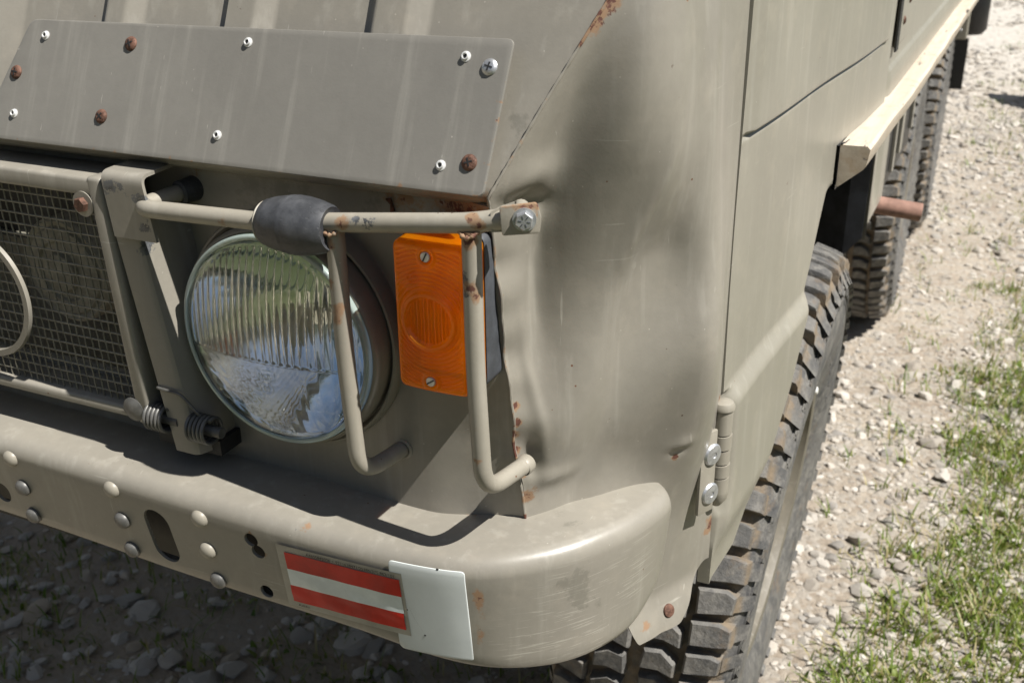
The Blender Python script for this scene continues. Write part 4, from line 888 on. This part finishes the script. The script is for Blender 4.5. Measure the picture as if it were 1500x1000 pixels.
mh.polygons.foreach_set('use_smooth', [True]*len(mh.polygons)); mh.set_sharp_from_angle(angle=.6)
for dz in (.018, -.022): link('hinge_screw', mh, None, door, hfm@Matrix.Translation((.004, dz, .0015)))

# body behind the door, the rail along it, skirts, splash plate, exhaust
g = MB(); zs_ = np.concatenate([np.linspace(.975, 1.045, 4), np.linspace(1.05, 1.085, 12), np.linspace(1.10, 1.95, 8)])
g.grid([[(.3315+(.006*(1-float(sm(z, 1.050, 1.068)))+.003*math.exp(-((z-1.062)/.004)**2))*float(sm(y, .86, .90)), y, z) for y in np.concatenate([np.linspace(.852, .91, 6), np.linspace(1., 4.0, 16)])] for z in zs_])
g.grid([[(.3315, .852, z), (.315, .852, z)] for z in zs_])
side = part('side_panel', g, M['door'], 60)
g = MB(); g.box(.332, .3360, .915, 1.075, 1.088, 1.30); o = sub('latch_cover', g, M['door'], side, 20); bm = o.modifiers.new('b', 'BEVEL'); bm.width = .002; bm.segments = 2; bake(o)
g = MB(); g.box(.3355, .3380, .902, .928, 1.085, 1.2); o = sub('latch_slot', g, M['dark'], side, 20)
for y, z in ((.975, 1.118), (1.02, 1.142)): link('screw', msr, None, side, frame((.3360, y, z), (1, 0, 0)))
for yb, zb in ((.862, 1.078),): link('screw', msz, None, side, frame((.3330, yb, zb), (1, 0, 0)))
def rail_pts(y):
    x = .3265+.0065*float(sm(y, .50, 1.1))-.0009; dz = -.006*(y-.58)+.0004*math.sin(y*17); dxx = .0006*math.sin(y*23)
    return [(x, y, 1.030+dz), (x+.029+dxx, y, 1.0305+dz), (x+.0325+dxx, y, 1.027+dz), (x+.0300, y, 1.008+dz), (x+.0275, y, 1.004+dz), (x+.002, y, .982+dz), (x, y, .983+dz)]
g = MB(); Q = [rail_pts(y) for y in np.linspace(.580, 3.0, 160)]; g.grid(Q, closeu=True); n = len(Q[0])
g.f.append(tuple(range(n))); g.f.append(tuple(len(g.v)-n+i for i in range(n))[::-1]); g.mi += [0, 0]
rail = part('timber_rail', g, M['wood'], 40, 'pale painted timber rubbing rail with cracked front end')
g = MB(); g.grid([[(rail_pts(y)[0][0]+d, y, z) for d, z in ((-.0045, 1.029), (-.0008, 1.029), (-.0008, .978), (-.0045, .978))] for y in np.linspace(.5785, 3.0, 20)], closeu=True); sub('rubber_strip', g, M['black'], rail)
g = MB(); g.tube([(.3275+.004*t, .5795+.028*t+.003*math.sin(t*9), 1.0307-.0003*t) for t in np.linspace(0, 1, 12)], [.0012*(1-.8*t) for t in np.linspace(0, 1, 12)], 6)
sub('timber_crack', g, M['black'], rail)
g = MB()
g.add([(.252, 1.27, .668), (.282, 1.27, .705), (.286, 1.27, .96), (.252, 1.27, .96), (.252, 1.274, .668), (.282, 1.274, .705), (.286, 1.274, .96), (.252, 1.274, .96)], [(0, 1, 2, 3), (7, 6, 5, 4), (0, 4, 5, 1), (1, 5, 6, 2), (2, 6, 7, 3)])
g.grid([[(.252, 1.27, z), (.10, 1.36, z), (-.02, 1.30, z)] for z in (.668, .96)]); g.grid([[(.252, 1.27, .668), (.10, 1.36, .668), (-.02, 1.30, .668)], [(.252, 1.29, .66), (.10, 1.38, .66), (-.02, 1.32, .66)]])
part('splash_guard', g, M['splash'], 20)
g = MB(); g.grid([[(.268+.020*float(sm(z, .70, .73))-.014*float(sm(y, 1.30, 1.33)*(1-sm(y, 1.37, 1.40)))*float(sm(z, .735, .75)), y, z) for y in np.linspace(1.276, 1.46, 60)] for z in (.70, .715, .73, .74, .80, .9, .975)])
g.grid([[(.288, 1.276, z), (.10, 1.3765, z)] for z in (.70, .975)])
part('skirt_panel', g, M['door'], 25)
g = MB(); g.box(.06, .284, 1.47, 1.90, .74, .97); part('side_locker', g, M['black'], 20)
for y0, y1, z0 in ((1.56, 1.585, .755), (1.66, 1.70, .77), (1.86, 1.885, .78)):
    g = MB(); g.box(.2845, .290, y0, y1, z0, .96); part('locker_strip', g, M['door'], 20)
g = MB(); g.lathe([(.0150, -.14), (.0172, -.138), (.0172, .062), (.0165, .064), (.0150, .064), (.0145, -.10), (.0001, -.10)], 28, frame=frame((.300, 1.45, .716), (1, .12, -.10))); part('exhaust_pipe', g, M['pipe'], 40, 'rust-coloured round exhaust tailpipe')
g = MB(); g.box(-.02, .268, 4.2, 4.208, .455, .66); g.add([(.268, 4.2, .455), (.268, 4.2, .64), (.268, 4.208, .64), (.268, 4.208, .455)], [(0, 1, 2, 3)]); part('mud_flap', g, M['black'], 20)
g = MB(); g.box(.20, .262, 4.12, 4.16, .665, .92); o = part('lamp_bracket', g, M['door'], 20); bm = o.modifiers.new('b', 'BEVEL'); bm.width = .006; bm.segments = 2; bake(o)
for z in (.70, .745): link('screw', msz, None, o, frame((.235, 4.12, z), (0, -1, 0)))
g = MB(); g.lathe([(.001, -.14), (.07, -.14), (.085, -.12), (.085, .12), (.07, .14), (.001, .14)], 28, frame=frame((.238, 4.36, .80), (0, 0, 1))); part('rear_canister', g, M['black'], 40)
# corner tab under the bumper end
g = MB(); g.lathe([(.0065, 0), (.006, .0015), (.003, .0024), (.0001, .0026)], 18); p, n = corner(.70, .678); link('tab_rivet', g.mesh('tab_rivet'), M['rustbolt'], corn, frame(p, n), 50)

# unseen bulk of the truck: it shades the ground and closes the body
g = MB(); g.box(-1.40, .288, .215, .80, .97, 1.95); g.box(-1.40, .300, .80, 4.0, .98, 1.95); g.box(-1.40, -.06, .10, 4.0, .72, .97); g.box(-1.40, .15, .045, .215, .74, .76)
g.box(-1.40, .262, .19, .215, .74, 1.4); g.box(-1.40, -1.28, .02, .10, .76, 1.4); g.box(-1.40, .25, .16, .215, 1.38, 1.95)
part('cab_body', g, M['shell'], 20)
g = MB(); g.box(-1.3, .16, .115, .13, .76, 1.36); part('bulkhead', g, M['dark'], 20)
g = MB(); g.box(-1.0, -.3, .9, 3.9, .45, .62); part('chassis_frame', g, M['dark'], 20)

# wheels: mud-terrain tyre, steel rim, nuts
def wheel_mesh():
    rngt = np.random.default_rng(3); g = MB(); A = np.linspace(0, 2*math.pi, 109)[:-1]
    prof = [(.208, .098), (.214, .114), (.236, .1225), (.270, .1300), (.305, .1330), (.335, .1310), (.352, .1270), (.3525, .1295), (.368, .1280), (.3685, .1255), (.384, .120), (.398, .106), (.402, .090), (.403, 0), (.402, -.090), (.398, -.106), (.384, -.120), (.352, -.131), (.305, -.138), (.236, -.124), (.208, -.098)]
    g.grid([[(x, r*math.cos(a), r*math.sin(a)) for a in A] for r, x in prof], closeu=True)
    def block(a, pts, r0, r1, k=.83):
        # pts: outline (arc offset, x), raised between radii r0 and r1 with sloping flanks
        c = np.mean(pts, axis=0); lo_ = []; hi = []; md = []; jit = rngt.normal(size=2)*.0012; r1 = r1+rngt.normal()*.0010
        for s, x in pts:
            s, x = s+rngt.normal()*.0008, x+rngt.normal()*.0012
            for dst, r, kk in ((lo_, r0, 1.0), (md, r1-.0038, .95), (hi, r1, k)):
                ss, xx = c[0]+(s-c[0])*kk, c[1]+(x-c[1])*kk; rr = r-max(0, abs(xx)-.080)*.30; t = a+ss/.41; dst.append((xx, rr*math.cos(t), rr*math.sin(t)))
        n = len(pts); g.add(lo_+md+hi, [tuple(range(2*n, 3*n))]+[(q_*n+i, q_*n+(i+1) % n, (q_+1)*n+(i+1) % n, (q_+1)*n+i) for q_ in (0, 1) for i in range(n)])
    NB = 62; pa = 2*math.pi/NB
    for k in range(NB):
        a = k*pa; j = .9+.2*((k*7) % 5)/5; w = .0142*j
        for sg in (1, -1):
            aa = a+(0 if sg > 0 else pa/2); ext_ = .121 if k % 2 else .114
            block(aa, [(-w, sg*.064), (-w-.003, sg*.100), (-w+.001, sg*ext_), (w-.002, sg*ext_), (w-.001, sg*.100), (w+.003, sg*.064)], .396, .4195)
            # lug carried down the sidewall
            g.add([(sg*x, r*math.cos(aa+t/.4), r*math.sin(aa+t/.4)) for r, x in ((.400, .113), (.372, .1345), (.366, .1285)) for t in (-w*.8, w*.75)], [(0, 1, 3, 2), (2, 3, 5, 4)])
            q = aa+pa*.3; block(q, [(-.016, sg*.010), (-.020, sg*.034), (-.006, sg*.057), (.014, sg*.059), (.010, sg*.034), (.013, sg*.008)], .397, .4190)
            # raised bars of the shoulder pattern
            for r0_, r1_ in ((.340, .3465), (.354, .3605)):
                for t0, t1 in ((-.36, .05), (.14, .40)) if k % 2 else ((-.40, .34),):
                    t_ = [aa+pa*(t0+(t1-t0)*i/3) for i in range(4)]; xo = float(np.interp((r0_+r1_)/2, [.335, .352, .368], [.1285, .1285, .1275]))
                    g.grid([[(sg*(xo-.003), (r0_-.001)*math.cos(t), (r0_-.001)*math.sin(t)) for t in t_], [(sg*(xo+.0022), r0_*math.cos(t), r0_*math.sin(t)) for t in t_], [(sg*(xo+.0014), r1_*math.cos(t), r1_*math.sin(t)) for t in t_], [(sg*(xo-.004), (r1_+.001)*math.cos(t), (r1_+.001)*math.sin(t)) for t in t_]])
    # raised strokes on the sidewall
    for k in range(16):
        a0 = k*.17+.4
        if k % 8 > 5: continue
        for d in (0, .035): g.grid([[(.1262+dx3, r*math.cos(a0+d+da), r*math.sin(a0+d+da)) for r in (.255, .275, .295, .312)] for da, dx3 in ((-.012, -.006), (-.008, .0016), (.008, .0016), (.012, -.006))])
    return g
def rim_mesh():
    g = MB(); g.lathe([(.206, -.10), (.2065, .100), (.214, .104), (.2205, .108), (.2190, .1130), (.212, .1145), (.204, .1115), (.199, .099), (.190, .089), (.176, .083), (.160, .085), (.125, .090), (.085, .086), (.075, .050), (.055, .050), (.052, .095), (.040, .102), (.0001, .102)], 64, frame=frame((0, 0, 0), (1, 0, 0)))
    return g
def wheel(x, y, camber, first=None, steer=0.):
    o = bpy.data.objects.new('wheel', None); COL.objects.link(o); o.parent = truck
    o.matrix_local = OFF@Matrix.Translation((x, y, .418))@Matrix.Rotation(math.radians(steer), 4, 'Z')@Matrix.Rotation(math.radians(camber), 4, 'Y')@Matrix.Scale(.90, 4, (1, 0, 0))
    if first is None:
        link('tyre', wheel_mesh().mesh('tyre'), M['tyre'], o, None, 44); link('rim', rim_mesh().mesh('rim'), M['beige'], o, None, 40)
        g = MB(); q = [(.0085*math.cos(a), .0085*math.sin(a)) for a in np.arange(6)*math.pi/3]; g.grid([[(u*k, v*k, h) for u, v in q] for h, k in ((0, 1.), (.010, 1), (.012, .85))], closeu=True); g.add([(u*.85, v*.85, .012) for u, v in q], [tuple(range(6))])
        mn = g.mesh('wheel_nut'); mn.materials.append(M['rustbolt'])
        for k in range(8):
            a = k*math.pi/4; link('wheel_nut', mn, None, o, frame((.083, .176*math.cos(a), .176*math.sin(a)), (1, 0, 0)))
        me = bevbox(.008, .010, .034, .002); link('balance_weight', me, M['weight'], o, Matrix.Translation((.116, .208*math.cos(1.05), .206*math.sin(1.05)))@Matrix.Rotation(1.05, 4, 'X'))
    else:
        for c in list(first.children):
            d = c.copy(); COL.objects.link(d); d.parent = o; d.matrix_local = c.matrix_local.copy()
            if d.name.startswith('tyre'): d.rotation_euler.x = 0
    return o
w1 = wheel(.172, .76, 5, None, 1.5)
wheel(.118, 2.75, 0, w1, 2); wheel(.118, 3.73, 0, w1, 2)
for y in (.75, 2.75, 3.73):
    g = MB(); g.tube([(.04, y, .41), (-.9, y, .47)], .045, 16); part('axle_tube', g, M['dark'], 40)

# added rock, unseen past the right edge, standing in for an unknown shadow caster
co, f = rock(77, 3); bo = link('added_shadow_rock', pydata('added_shadow_rock', co*np.array((.22, .26, .95)), f), M['greystone'], smooth=30); bo.location = (.80, 6.45, .20)
tag(bo, 'added grey rock out of view, put there to cast a shadow on the track', 'added_shadow_rock')
